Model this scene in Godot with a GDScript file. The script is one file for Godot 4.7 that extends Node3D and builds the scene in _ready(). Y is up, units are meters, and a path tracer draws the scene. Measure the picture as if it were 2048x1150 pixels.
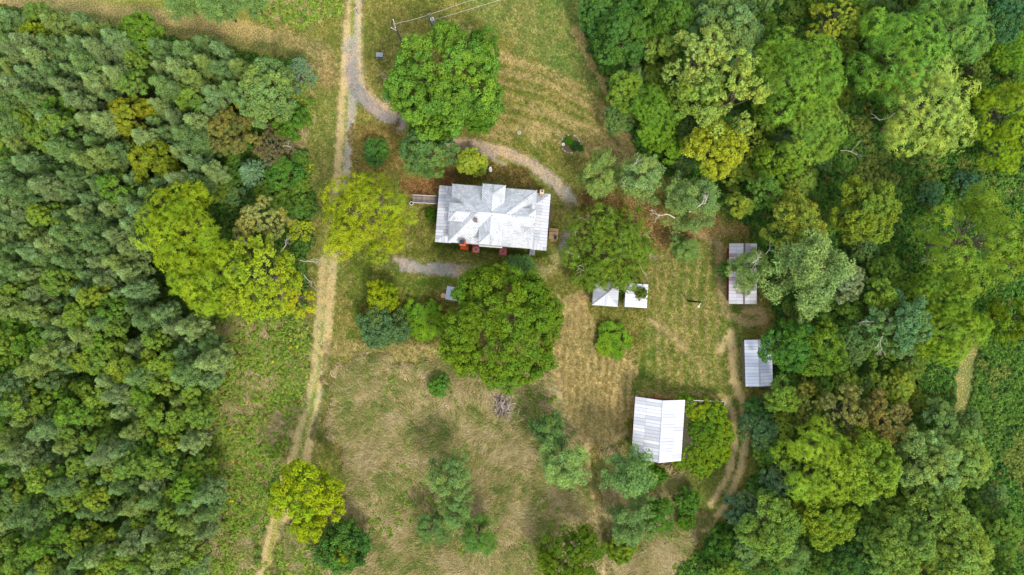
extends Node3D
# A farmstead seen from a drone: plan survey in twelfths of a metre, origin under the camera.

const HIGH := 114.0          # flying height, m
const GAIN := 2.3            # what white ground turns into at this light and exposure
const MAP_W := 2048
const MAP_H := 1152
const LOW_W := 512
const LOW_H := 288
const X0 := -96.0
const Z0 := -54.0
const SPAN_X := 192.0
const SPAN_Z := 108.0

var used := {}
var rng := RandomNumberGenerator.new()
var warp := FastNoiseLite.new()
var lo_r := PackedFloat32Array()
var lo_g := PackedFloat32Array()
var lo_b := PackedFloat32Array()
var lo_s := PackedFloat32Array()
var zone := PackedByteArray()
var map_image: Image
var ground_mat: StandardMaterial3D
var lib := {}
var tints := {}
var placed := []
var M := {}

# ------------------------------------------------------------------ helpers
func tone(r: float, g: float, b: float) -> Color:            # a colour as seen in daylight -> linear base colour
	var c := Color(r / 255.0, g / 255.0, b / 255.0).srgb_to_linear()
	return Color(c.r / GAIN, c.g / GAIN, c.b / GAIN)

func mat(c: Color, rough := 0.8, spec := 0.3) -> StandardMaterial3D:
	var m := StandardMaterial3D.new()
	m.albedo_color = c.linear_to_srgb()
	m.roughness = rough
	m.metallic_specular = spec
	return m

func leaf_mat(c: Color) -> StandardMaterial3D:
	if tints.has(c):
		return tints[c]
	var m := mat(Color(c.r * 1.5, c.g * 1.48, c.b * 1.42), 0.8, 0.08)
	m.vertex_color_use_as_albedo = true
	m.cull_mode = BaseMaterial3D.CULL_DISABLED
	m.backlight_enabled = true
	m.backlight = Color(0.42, 0.5, 0.25)
	tints[c] = m
	return m

func numbered(called: String) -> String:
	var n: int = used.get(called, 0)
	used[called] = n + 1
	return called if n == 0 else "%s_%03d" % [called, n]

func tag(o: Node, label: String, category: String, group := "", kind := "") -> Node:
	if label: o.set_meta("label", label)
	if category: o.set_meta("category", category)
	if group: o.set_meta("group", group)
	if kind: o.set_meta("kind", kind)
	return o

func thing(called: String, label: String, category: String, at := Vector3.ZERO, turn := 0.0, group := "") -> Node3D:
	var o := Node3D.new()
	o.name = numbered(called)
	add_child(o, true)
	o.position = at
	o.rotation.y = turn
	tag(o, label, category, group)
	return o

func put(called: String, mesh: Mesh, m: Material, parent: Node = null, at := Transform3D()) -> MeshInstance3D:
	var o := MeshInstance3D.new()
	if parent == null:
		o.name = numbered(called)
		add_child(o, true)
	else:
		var n := 0
		var full := called
		while parent.has_node(NodePath(full)):
			n += 1
			full = "%s_%03d" % [called, n]
		o.name = full
		parent.add_child(o, true)
	o.mesh = mesh
	o.material_override = m
	o.transform = at
	return o

func spot(px: float, py: float, h := 0.0) -> Vector3:          # a surveyed place -> metres
	var k := (HIGH - h) / HIGH / 12.0
	return Vector3((px - 1024.0) * k, h, (py - 575.0) * k)

func begin() -> SurfaceTool:
	var st := SurfaceTool.new()
	st.begin(Mesh.PRIMITIVE_TRIANGLES)
	return st

func quad(st: SurfaceTool, a: Vector3, b: Vector3, c: Vector3, d: Vector3) -> void:
	for p in [a, b, c, a, c, d]:
		st.add_vertex(p)

func box(st: SurfaceTool, c: Vector3, s: Vector3, bs := Basis()) -> void:
	var h := s * 0.5
	var v := []
	for i in 8:
		v.append(c + bs * Vector3(h.x if i & 1 else -h.x, h.y if i & 2 else -h.y, h.z if i & 4 else -h.z))
	quad(st, v[0], v[2], v[3], v[1])
	quad(st, v[4], v[5], v[7], v[6])
	quad(st, v[0], v[4], v[6], v[2])
	quad(st, v[1], v[3], v[7], v[5])
	quad(st, v[2], v[6], v[7], v[3])
	quad(st, v[0], v[1], v[5], v[4])

func bar(st: SurfaceTool, a: Vector3, b: Vector3, w: float, t: float) -> void:   # a beam from a to b
	var y := (b - a).normalized()
	var x := y.cross(Vector3.UP)
	if x.length() < 0.01: x = Vector3.RIGHT
	x = x.normalized()
	box(st, (a + b) * 0.5, Vector3(w, a.distance_to(b), t), Basis(x, y, x.cross(y)))

func tube(st: SurfaceTool, pts: Array, radii: Array, sides := 6) -> void:
	var rings := []
	for i in pts.size():
		var d: Vector3 = pts[mini(i + 1, pts.size() - 1)] - pts[maxi(i - 1, 0)]
		d = d.normalized()
		var x := d.cross(Vector3(0.13, 0.21, 0.97) if absf(d.z) < 0.9 else Vector3.UP).normalized()
		var y := d.cross(x)
		var ring := []
		for k in sides:
			var a := TAU * k / sides
			ring.append(pts[i] + (x * cos(a) + y * sin(a)) * radii[i])
		rings.append(ring)
	for i in pts.size() - 1:
		for k in sides:
			var n := (k + 1) % sides
			quad(st, rings[i][k], rings[i][n], rings[i + 1][n], rings[i + 1][k])
	for e in [0, pts.size() - 1]:
		for k in range(1, sides - 1):
			for p in [rings[e][0], rings[e][k], rings[e][k + 1]]:
				st.add_vertex(p)

func lathe(st: SurfaceTool, prof: Array, at: Vector3, sides := 16) -> void:       # profile of (radius, height)
	for i in prof.size() - 1:
		for k in sides:
			var a := TAU * k / sides
			var b := TAU * (k + 1) / sides
			var p: Vector2 = prof[i]
			var q: Vector2 = prof[i + 1]
			quad(st, at + Vector3(cos(a) * p.x, p.y, sin(a) * p.x), at + Vector3(cos(b) * p.x, p.y, sin(b) * p.x),
				at + Vector3(cos(b) * q.x, q.y, sin(b) * q.x), at + Vector3(cos(a) * q.x, q.y, sin(a) * q.x))

func slab(st: SurfaceTool, poly: Array, thick: float, u := Vector3.ZERO, v := Vector3.ZERO, scale := 1.0) -> void:
	var n: Vector3 = (poly[1] - poly[0]).cross(poly[2] - poly[0]).normalized()
	if n.y < 0: n = -n
	var low := []
	for p in poly: low.append(p - n * thick)
	var faces := []
	for i in range(1, poly.size() - 1):
		faces.append([poly[0], poly[i], poly[i + 1]])
		faces.append([low[0], low[i + 1], low[i]])
	for i in poly.size():
		var j := (i + 1) % poly.size()
		faces.append([poly[i], low[i], low[j]])
		faces.append([poly[i], low[j], poly[j]])
	for f in faces:
		for p in f:
			if scale != 1.0: st.set_uv(Vector2(p.dot(u), p.dot(v)) / scale)
			st.add_vertex(p)

# sheets of metal laid over a plane: each sheet a part of its own
func sheets(parent: Node, poly: Array, u: Vector3, wide: float, rows: Array, mats: Array, gap := 0.035, called := "roof_panel") -> void:
	var n: Vector3 = (poly[1] - poly[0]).cross(poly[2] - poly[0]).normalized()
	if n.y < 0: n = -n
	u = (u - n * u.dot(n)).normalized()
	var v := n.cross(u)
	if v.y < 0: v = -v
	var o: Vector3 = poly[0]
	var flat := PackedVector2Array()
	var lo := Vector2(1e9, 1e9)
	var hi := -lo
	for p in poly:
		var q := Vector2((p - o).dot(u), (p - o).dot(v))
		flat.append(q)
		lo = lo.min(q)
		hi = hi.max(q)
	var count := maxi(1, roundi((hi.x - lo.x) / wide))
	wide = (hi.x - lo.x) / count
	for i in count:
		var y := lo.y
		var cuts := rows.duplicate()
		cuts.append(1.0)
		for c in cuts:
			var top: float = lo.y + (hi.y - lo.y) * clampf(c + (rng.randf_range(-0.03, 0.03) if c < 1.0 else 0.0), 0.0, 1.0)
			var x0 := lo.x + i * wide + gap * 0.5
			var x1 := lo.x + (i + 1) * wide - gap * 0.5
			var cell := PackedVector2Array([Vector2(x0, y + gap * 0.3), Vector2(x1, y + gap * 0.3), Vector2(x1, top - gap * 0.3), Vector2(x0, top - gap * 0.3)])
			for piece in Geometry2D.intersect_polygons(cell, flat):
				var pts := []
				var lift := 0.03 + rng.randf_range(0.0, 0.012)
				for q in piece: pts.append(o + u * q.x + v * q.y + n * (lift + (q.x - x0) * rng.randf_range(-0.02, 0.02)))
				if pts.size() < 3: continue
				var st := begin()
				slab(st, pts, 0.012)
				put(called, st.commit(), mats[rng.randi() % mats.size()], parent)
			y = top

# ------------------------------------------------------------------ ground map
func low_px(ix: int, iz: int) -> Vector2:
	return Vector2((X0 + (ix + 0.5) / LOW_W * SPAN_X) * 12.0 + 1024.0, (Z0 + (iz + 0.5) / LOW_H * SPAN_Z) * 12.0 + 575.0)

func low_box(pts: PackedVector2Array, grow: float) -> Array:
	var lo := Vector2(1e9, 1e9)
	var hi := -lo
	for p in pts:
		lo = lo.min(p)
		hi = hi.max(p)
	lo -= Vector2(grow, grow)
	hi += Vector2(grow, grow)
	return [clampi(int(((lo.x - 1024.0) / 12.0 - X0) / SPAN_X * LOW_W), 0, LOW_W - 1), clampi(int(((hi.x - 1024.0) / 12.0 - X0) / SPAN_X * LOW_W) + 1, 0, LOW_W),
		clampi(int(((lo.y - 575.0) / 12.0 - Z0) / SPAN_Z * LOW_H), 0, LOW_H - 1), clampi(int(((hi.y - 575.0) / 12.0 - Z0) / SPAN_Z * LOW_H) + 1, 0, LOW_H)]

func blend(i: int, a: float, c: Variant, s: float) -> void:
	if c != null:
		lo_r[i] = lerpf(lo_r[i], c.r, a)
		lo_g[i] = lerpf(lo_g[i], c.g, a)
		lo_b[i] = lerpf(lo_b[i], c.b, a)
	if s >= 0.0: lo_s[i] = lerpf(lo_s[i], s, a)

func pv(a: Array) -> PackedVector2Array:
	var out := PackedVector2Array()
	for i in range(0, a.size(), 2): out.append(Vector2(a[i], a[i + 1]))
	return out

func area(a: Array, c: Variant, s: float, z := -1, alpha := 1.0, rough := 9.0) -> void:
	var poly := pv(a)
	var b := low_box(poly, rough)
	for iz in range(b[2], b[3]):
		for ix in range(b[0], b[1]):
			var p := low_px(ix, iz)
			var q := p + Vector2(warp.get_noise_2d(p.x, p.y), warp.get_noise_2d(p.x + 900, p.y)) * rough * 2.0
			if Geometry2D.is_point_in_polygon(q, poly):
				var i := iz * LOW_W + ix
				blend(i, alpha, c, s)
				if z >= 0: zone[i] = z

func stroke(a: Array, half: float, c: Variant, s: float, alpha := 1.0, z := -1, feather := 6.0) -> void:
	var pts := pv(a)
	var b := low_box(pts, half + feather)
	for iz in range(b[2], b[3]):
		for ix in range(b[0], b[1]):
			var p := low_px(ix, iz)
			var d := 1e9
			for k in pts.size() - 1:
				d = minf(d, p.distance_to(Geometry2D.get_closest_point_to_segment(p, pts[k], pts[k + 1])))
			d += warp.get_noise_2d(p.x * 3.0, p.y * 3.0) * 3.5
			if d < half + feather:
				var i := iz * LOW_W + ix
				blend(i, alpha * clampf((half + feather - d) / feather, 0.0, 1.0), c, s)
				if z >= 0 and d < half + 2.0: zone[i] = z

func stripes(a: Array, dir: Vector2, period: float, amp: float) -> void:
	var poly := pv(a)
	var b := low_box(poly, 0)
	for iz in range(b[2], b[3]):
		for ix in range(b[0], b[1]):
			var p := low_px(ix, iz)
			if Geometry2D.is_point_in_polygon(p, poly):
				var w := p.dot(dir) + warp.get_noise_2d(p.x, p.y) * 5.0
				lo_s[iz * LOW_W + ix] += sin(w * TAU / period) * amp * (0.6 + warp.get_noise_2d(p.x * 0.7 + 300, p.y * 0.7))

func make_map() -> void:
	var n := LOW_W * LOW_H
	lo_r.resize(n); lo_g.resize(n); lo_b.resize(n); lo_s.resize(n); zone.resize(n)
	warp.seed = 5
	warp.frequency = 0.02
	warp.fractal_octaves = 3
	var wood := tone(70, 82, 38)
	lo_r.fill(wood.r); lo_g.fill(wood.g); lo_b.fill(wood.b); lo_s.fill(0.05)
	var lawn := tone(122, 131, 54)
	var lush := tone(116, 138, 62)
	var gravel := tone(168, 160, 150)
	var tan_ := tone(192, 174, 132)
	var dry := tone(140, 118, 58)
	var brown := tone(120, 88, 50)
	# mown land (1)
	area([600, -60, 1165, -60, 1178, 80, 1232, 200, 1280, 310, 1340, 345, 1440, 410, 1500, 450, 1550, 640, 1562, 800, 1500, 900, 1480, 1000, 1410, 1090, 1300, 1200, 500, 1220, 560, 940, 600, 700, 622, 470, 612, 300, 632, 135, 560, 120, 460, 104, 320, 75, 60, 28, -120, -10, -120, -60], lawn, 0.33, 1)
	area([520, -40, 690, -40, 684, 40, 600, 48, 520, 40], tone(118, 132, 48), 0.1, 3)
	area([905, -60, 1160, -60, 1172, 80, 1215, 190, 1120, 150, 1030, 95, 960, 40], lush, 0.34, 1)
	area([612, 130, 690, 120, 672, 440, 630, 440], tone(124, 142, 62), 0.32, 1)
	# top lane
	stroke([-100, -20, 90, 8, 250, 34, 420, 55, 560, 82, 640, 108, 660, 150], 17, tone(142, 134, 80), 0.52, 0.95, 1, 14)
	stroke([90, 20, 250, 46, 420, 70, 560, 98, 620, 118], 5, tone(108, 118, 58), 0.25, 0.8)
	# west lane
	stroke([708, -60, 704, 80, 696, 200, 686, 330, 672, 450, 660, 520, 650, 620, 640, 740, 620, 840, 600, 920, 560, 1040, 525, 1200], 16, tone(130, 140, 70), 0.38, 0.9, 4, 12)
	stroke([694, -60, 692, 80, 684, 200, 676, 330, 662, 450], 4.5, tan_, 0.7, 0.95, 4, 5)
	stroke([718, -60, 716, 60, 712, 110, 708, 170, 702, 240, 694, 330, 688, 370], 5, gravel, 0.3, 0.95, 4, 5)
	stroke([648, 520, 636, 640, 628, 740, 600, 850, 582, 920, 540, 1040, 508, 1200], 5, tan_, 0.64, 0.6, 4, 5)
	stroke([668, 500, 658, 620, 650, 730, 634, 830, 612, 920, 572, 1040, 540, 1200], 5.5, tan_, 0.72, 0.85, 4, 5)
	stroke([704, 90, 708, 140, 710, 165], 15, gravel, 0.25, 0.8, 4, 8)
	stroke([708, 140, 716, 178, 740, 206, 772, 230, 800, 246], 13, tone(150, 144, 138), 0.15, 1.0, 4, 6)
	stroke([716, 0, 722, 160, 748, 196, 790, 226], 3, tan_, 0.7, 0.5, -1, 5)
	# drive behind the house
	stroke([900, 286, 950, 292, 1010, 306, 1066, 332, 1112, 366, 1142, 402], 10, tone(168, 152, 140), 0.5, 1.0, 4, 6)
	stroke([955, 306, 1010, 326], 4, gravel, 0.2, 0.7, 4, 4)
	stroke([1000, 316, 1060, 342], 3, lawn, 0.1, 0.8)
	stroke([1132, 380, 1140, 400], 6, gravel, 0.3, 1.0, 4, 8)
	stroke([1140, 410, 1142, 440, 1132, 500], 6, tone(140, 134, 84), 0.3, 0.8, 1, 10)
	stroke([1134, 466, 1126, 496], 5, tone(160, 150, 146), 0.15, 0.9, 4, 6)
	stroke([780, 525, 830, 533, 880, 538, 930, 542], 9, tone(160, 152, 144), 0.2, 1.0, 4, 8)
	stroke([930, 542, 1010, 546, 1090, 544, 1112, 520], 10, tone(146, 138, 92), 0.35, 0.75, 4, 10)
	# yard round the house
	area([700, 500, 780, 500, 800, 560, 900, 560, 900, 690, 700, 700], tone(100, 122, 40), 0.24, 1, 0.85)
	area([800, 355, 870, 350, 905, 340, 930, 360, 880, 372, 880, 395, 820, 396], brown, 0.3, 1, 0.9)
	area([700, 250, 800, 240, 810, 350, 700, 350], tone(124, 114, 54), 0.32, 1, 0.8)
	area([820, 440, 868, 400, 870, 490, 1095, 505, 1100, 525, 820, 520], tone(106, 116, 42), 0.28, 1, 0.8)
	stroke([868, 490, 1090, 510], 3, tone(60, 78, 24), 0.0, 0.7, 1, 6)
	area([900, 300, 960, 310, 1040, 340, 1100, 380, 900, 366], tone(104, 92, 40), 0.28, 1, 0.8)
	area([720, 600, 930, 590, 930, 690, 720, 690], tone(96, 96, 34), 0.25, 1, 0.7)
	area([1150, 380, 1330, 400, 1330, 470, 1160, 470], tone(120, 96, 46), 0.42, 1, 0.9)
	area([1300, 440, 1440, 430, 1440, 480, 1300, 520], tone(122, 98, 48), 0.44, 1, 0.9)
	# cross track and stubble
	stroke([660, 694, 760, 702, 880, 706], 14, null, 0.66, 0.9, 1, 10)
	var stub := [1112, 590, 1180, 590, 1190, 700, 1280, 690, 1270, 790, 1280, 810, 1255, 862, 1210, 892, 1150, 866, 1108, 770, 1096, 680]
	area(stub, tone(164, 150, 92), 0.64, 1, 0.95)
	stripes(stub, Vector2(1, 0.06), 14.0, 0.6)
	stroke([1118, 740, 1130, 820, 1150, 870, 1200, 892, 1250, 870], 3, tan_, 0.7, 0.6)
	area([1182, 600, 1290, 600, 1290, 720, 1190, 710], tone(112, 116, 40), 0.34, 1, 0.7)
	# the yard between the barns
	var yard := [1290, 500, 1440, 470, 1490, 620, 1480, 790, 1270, 790, 1290, 640]
	area(yard, tone(112, 130, 50), 0.32, 1, 0.9)
	stripes(yard, Vector2(1, 0.03), 23.0, 0.17)
	stroke([1396, 468, 1424, 476, 1442, 500, 1440, 560, 1450, 620], 5, tan_, 0.7, 0.6)
	stroke([1500, 450, 1440, 466, 1410, 468], 7, dry, 0.6, 0.7)
	stroke([1460, 632, 1500, 646, 1530, 640, 1520, 622, 1490, 620], 5, tan_, 0.75, 0.7)
	stroke([1440, 700, 1462, 665, 1468, 760, 1486, 806, 1492, 880, 1480, 940, 1452, 1010], 5, tan_, 0.8, 0.8, 4)
	stroke([1452, 800, 1470, 830, 1470, 900, 1456, 960, 1400, 1050], 5, tan_, 0.68, 0.6, 4)
	stroke([1280, 788, 1380, 792, 1460, 796], 5, null, 0.7, 0.7)
	stroke([1400, 725, 1408, 760], 5, null, 0.72, 0.8)
	stroke([1110, 620, 1140, 640, 1160, 720], 14, null, 0.62, 0.6)
	# windrows of the north field
	for w in [[1000, 112, 1080, 140, 1160, 176, 1226, 238, 1262, 300, 6], [990, 138, 1090, 158, 1170, 204, 1236, 266, 1262, 310, 4], [1060, 214, 1130, 236, 1200, 268, 1262, 318, 4], [900, 40, 950, 66, 1000, 104, 1040, 128, 3], [1040, 252, 1110, 262, 1190, 300, 1240, 320, 5], [1150, 60, 1180, 120, 1230, 210, 1262, 290, 5]]:
		var half: float = w.pop_back()
		stroke(w, half, null, 0.86, 0.75, 1, 7)
	for w in [[1000, 126, 1090, 148, 1168, 190, 1232, 254], [1020, 180, 1110, 200, 1190, 240, 1250, 290]]:
		stroke(w, 5, lawn, 0.2, 0.5, 1, 6)
	stroke([975, 262, 1010, 270], 10, null, 0.7, 0.8, 1, 8)
	stroke([1068, 262, 1074, 284], 8, null, 0.75, 0.8, 1, 8)
	stroke([1150, 60, 1158, 66], 6, null, 0.85, 0.8, 1, 6)
	# long grass (2)
	area([652, 742, 720, 716, 880, 724, 1000, 742, 1106, 748, 1112, 830, 1152, 890, 1180, 920, 1188, 1000, 1210, 1200, 560, 1200, 620, 1080, 690, 1010, 686, 920, 650, 860], tone(156, 140, 72), 0.46, 2)
	area([1196, 900, 1250, 880, 1262, 930, 1380, 940, 1460, 950, 1450, 1010, 1400, 1060, 1330, 1200, 1210, 1200, 1200, 1040], tone(128, 130, 62), 0.36, 2)
	stroke([655, 720, 655, 800, 630, 870, 680, 900], 9, tone(104, 112, 52), 0.2, 0.7, 1)
	stroke([1172, 890, 1180, 980, 1196, 1060, 1216, 1200], 4, tan_, 0.75, 0.9, 4, 5)
	stroke([1192, 890, 1200, 980, 1212, 1060, 1236, 1200], 4, tone(108, 98, 48), 0.3, 0.8, 4, 6)
	# weeds (3)
	area([425, 618, 618, 606, 612, 720, 604, 800, 580, 880, 552, 960, 524, 1080, 500, 1200, 360, 1200, 392, 1000, 400, 850, 420, 740], tone(112, 122, 50), 0.22, 3)
	area([560, 1060, 640, 1050, 640, 1200, 540, 1200], tone(112, 112, 52), 0.25, 3)
	area([585, 120, 625, 130, 612, 400, 600, 460, 560, 440, 560, 300], tone(76, 102, 36), 0.05, 3)
	# lush meadow beyond the wood (5)
	area([1900, 320, 1990, 320, 2160, 340, 2160, 420, 2000, 400, 1900, 380], tone(88, 112, 52), 0.25, 5)
	area([1890, 690, 1960, 640, 2000, 660, 2160, 660, 2160, 1200, 2030, 1200, 2020, 960, 1900, 850], tone(64, 96, 44), 0.05, 5)
	stroke([1950, 650, 1930, 740, 1915, 830], 15, tone(122, 130, 70), 0.4, 0.9, 1, 9)
	area([1660, 260, 1720, 170, 1760, 250, 1900, 330, 1880, 400, 1800, 420, 1700, 380], tone(66, 92, 40), 0.08, 5)

	for x in [1312, 1330, 1352, 1372, 1392, 1414, 1432]:
		stroke([x + 8, 480 + absf(x - 1372) * 0.5, x - 2, 600, x + 2, 690, x + 10, 770], 1.4, tone(172, 156, 104), 0.6, 0.36, 1, 4)
	for x in [1124, 1138, 1152, 1167, 1182, 1198, 1214, 1230, 1246]:
		stroke([x - 4, 640, x, 740, x + 8, 850 - absf(x - 1180) * 0.3], 1.4, tone(124, 122, 60), 0.25, 0.5, 1, 4)
	for k in 7:
		stroke([1000 - k * 4, 120 + k * 21, 1090, 146 + k * 21, 1170, 190 + k * 20, 1226, 240 + k * 14, 1256, 300 + k * 6], 1.6, tone(192, 170, 116), 0.7, 0.34, 1, 4)
	stroke([1300, 640, 1350, 676, 1372, 700], 3, tan_, 0.7, 0.5)
	stroke([1372, 640, 1420, 628, 1490, 636], 2.5, tone(150, 140, 84), 0.5, 0.5)
	area([1382, 940, 1462, 936, 1474, 800, 1520, 800, 1534, 900, 1486, 1004, 1440, 1040, 1384, 1010], tone(118, 132, 56), 0.22, 1, 0.9)
	stroke([1462, 665, 1468, 760, 1486, 806, 1492, 880, 1480, 940, 1452, 1010, 1410, 1060], 4, tan_, 0.8, 0.95, 4, 5)
	stroke([1466, 830, 1468, 900, 1452, 960, 1420, 1010], 4, tan_, 0.68, 0.7, 4, 5)

	var raw := PackedFloat32Array()
	raw.resize(n * 4)
	for i in n:
		raw[i * 4] = lo_r[i]; raw[i * 4 + 1] = lo_g[i]; raw[i * 4 + 2] = lo_b[i]; raw[i * 4 + 3] = lo_s[i]
	var low := Image.create_from_data(LOW_W, LOW_H, false, Image.FORMAT_RGBAF, raw.to_byte_array())
	low.resize(MAP_W, MAP_H, Image.INTERPOLATE_CUBIC)
	var f := low.get_data().to_float32_array()
	var fine := noise_bytes(11, 0.3, 3)
	var mid := noise_bytes(12, 0.035, 4)
	var wide := noise_bytes(13, 0.008, 3)
	var lut := PackedByteArray()
	lut.resize(4097)
	for i in 4097:
		lut[i] = clampi(roundi(255.0 * Color(i / 4096.0, 0, 0).linear_to_srgb().r), 0, 255)
	var straw := tone(198, 176, 120)
	var out := PackedByteArray()
	out.resize(MAP_W * MAP_H * 3)
	for i in MAP_W * MAP_H:
		var a := fine[i] / 255.0
		var b := mid[i] / 255.0
		var c := wide[i] / 255.0
		var t := (f[i * 4 + 3] + (a - 0.5) * 1.25 + (b - 0.5) * 0.34 + (c - 0.5) * 0.2 - 0.33) * 2.0
		t = clampf(t, 0.0, 1.0) * 0.85
		var v := 0.54 + 0.7 * a + 0.22 * b
		var wr := 0.76 + 0.28 * c + 0.24 * b
		out[i * 3] = lut[clampi(int((f[i * 4] * wr * (1 - t) + straw.r * t) * v * 4096.0), 0, 4096)]
		out[i * 3 + 1] = lut[clampi(int((f[i * 4 + 1] * (1 - t) + straw.g * t) * v * 4096.0), 0, 4096)]
		out[i * 3 + 2] = lut[clampi(int((f[i * 4 + 2] * (1 - t) + straw.b * t) * v * 4096.0), 0, 4096)]
	map_image = Image.create_from_data(MAP_W, MAP_H, false, Image.FORMAT_RGB8, out)
	ground_mat = mat(Color(1, 1, 1), 1.0, 0.15)
	ground_mat.albedo_texture = ImageTexture.create_from_image(map_image)

func noise_bytes(s: int, freq: float, octaves: int) -> PackedByteArray:
	var z := FastNoiseLite.new()
	z.seed = s
	z.noise_type = FastNoiseLite.TYPE_SIMPLEX_SMOOTH
	z.frequency = freq
	z.fractal_octaves = octaves
	var im := z.get_image(MAP_W, MAP_H, false, false, true)
	im.convert(Image.FORMAT_L8)
	return im.get_data()

func map_uv(p: Vector3) -> Vector2:
	return Vector2((p.x - X0) / SPAN_X, (p.z - Z0) / SPAN_Z)

func zone_at(p: Vector3) -> int:
	var u := map_uv(p)
	if u.x < 0 or u.y < 0 or u.x >= 1 or u.y >= 1: return 0
	return zone[int(u.y * LOW_H) * LOW_W + int(u.x * LOW_W)]

func map_color(p: Vector3) -> Color:
	var u := map_uv(p)
	return map_image.get_pixel(clampi(int(u.x * MAP_W), 0, MAP_W - 1), clampi(int(u.y * MAP_H), 0, MAP_H - 1)).srgb_to_linear()

func make_ground() -> void:
	var st := begin()
	var a := Vector3(X0, 0, Z0)
	var b := Vector3(X0 + SPAN_X, 0, Z0 + SPAN_Z)
	for p in [Vector3(a.x, 0, a.z), Vector3(b.x, 0, a.z), Vector3(b.x, 0, b.z), Vector3(a.x, 0, a.z), Vector3(b.x, 0, b.z), Vector3(a.x, 0, b.z)]:
		st.set_uv(map_uv(p))
		st.set_normal(Vector3.UP)
		st.add_vertex(p)
	var mesh := st.commit()
	st = begin()
	var F := 1500.0
	for r in [[-F, -F, F, a.z], [-F, b.z, F, F], [-F, a.z, a.x, b.z], [b.x, a.z, F, b.z]]:
		for p in [Vector3(r[0], 0, r[1]), Vector3(r[2], 0, r[1]), Vector3(r[2], 0, r[3]), Vector3(r[0], 0, r[1]), Vector3(r[2], 0, r[3]), Vector3(r[0], 0, r[3])]:
			st.set_uv(map_uv(p))
			st.set_normal(Vector3.UP)
			st.add_vertex(p)
	st.commit(mesh)
	var far := mat(Color(1, 1, 1), 1.0, 0.15)
	var nt := NoiseTexture2D.new()
	nt.width = 512
	nt.height = 512
	nt.seamless = true
	var z := FastNoiseLite.new()
	z.frequency = 0.02
	z.fractal_octaves = 5
	nt.noise = z
	var ramp := Gradient.new()
	ramp.set_color(0, tone(44, 62, 26).linear_to_srgb())
	ramp.set_color(1, tone(104, 118, 56).linear_to_srgb())
	nt.color_ramp = ramp
	far.albedo_texture = nt
	far.uv1_triplanar = true
	far.uv1_world_triplanar = true
	far.uv1_scale = Vector3(0.03, 0.03, 0.03)
	mesh.surface_set_material(0, ground_mat)
	mesh.surface_set_material(1, far)
	var g := MeshInstance3D.new()
	g.name = numbered("ground")
	add_child(g, true)
	g.mesh = mesh
	tag(g, "mown grass and earth of the farmyard and field", "ground", "", "structure")

# a track or drive: a sheet of its own a few millimetres above the ground
func strip(called: String, a: Array, half: float, label: String, up := 0.004) -> void:
	var pts := pv(a)
	var st := begin()
	var left := []
	var right := []
	for i in pts.size():
		var d := (pts[mini(i + 1, pts.size() - 1)] - pts[maxi(i - 1, 0)]).normalized().orthogonal()
		var w := half + warp.get_noise_2d(pts[i].x * 5, pts[i].y * 5) * 3.0
		left.append(spot(pts[i].x + d.x * w, pts[i].y + d.y * w) + Vector3(0, up, 0))
		right.append(spot(pts[i].x - d.x * w, pts[i].y - d.y * w) + Vector3(0, up, 0))
	for i in pts.size() - 1:
		for p in [left[i], left[i + 1], right[i + 1], left[i], right[i + 1], right[i]]:
			st.set_uv(map_uv(p))
			st.set_normal(Vector3.UP)
			st.add_vertex(p)
	tag(put(called, st.commit(), ground_mat), label, "path", "", "structure")

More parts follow.
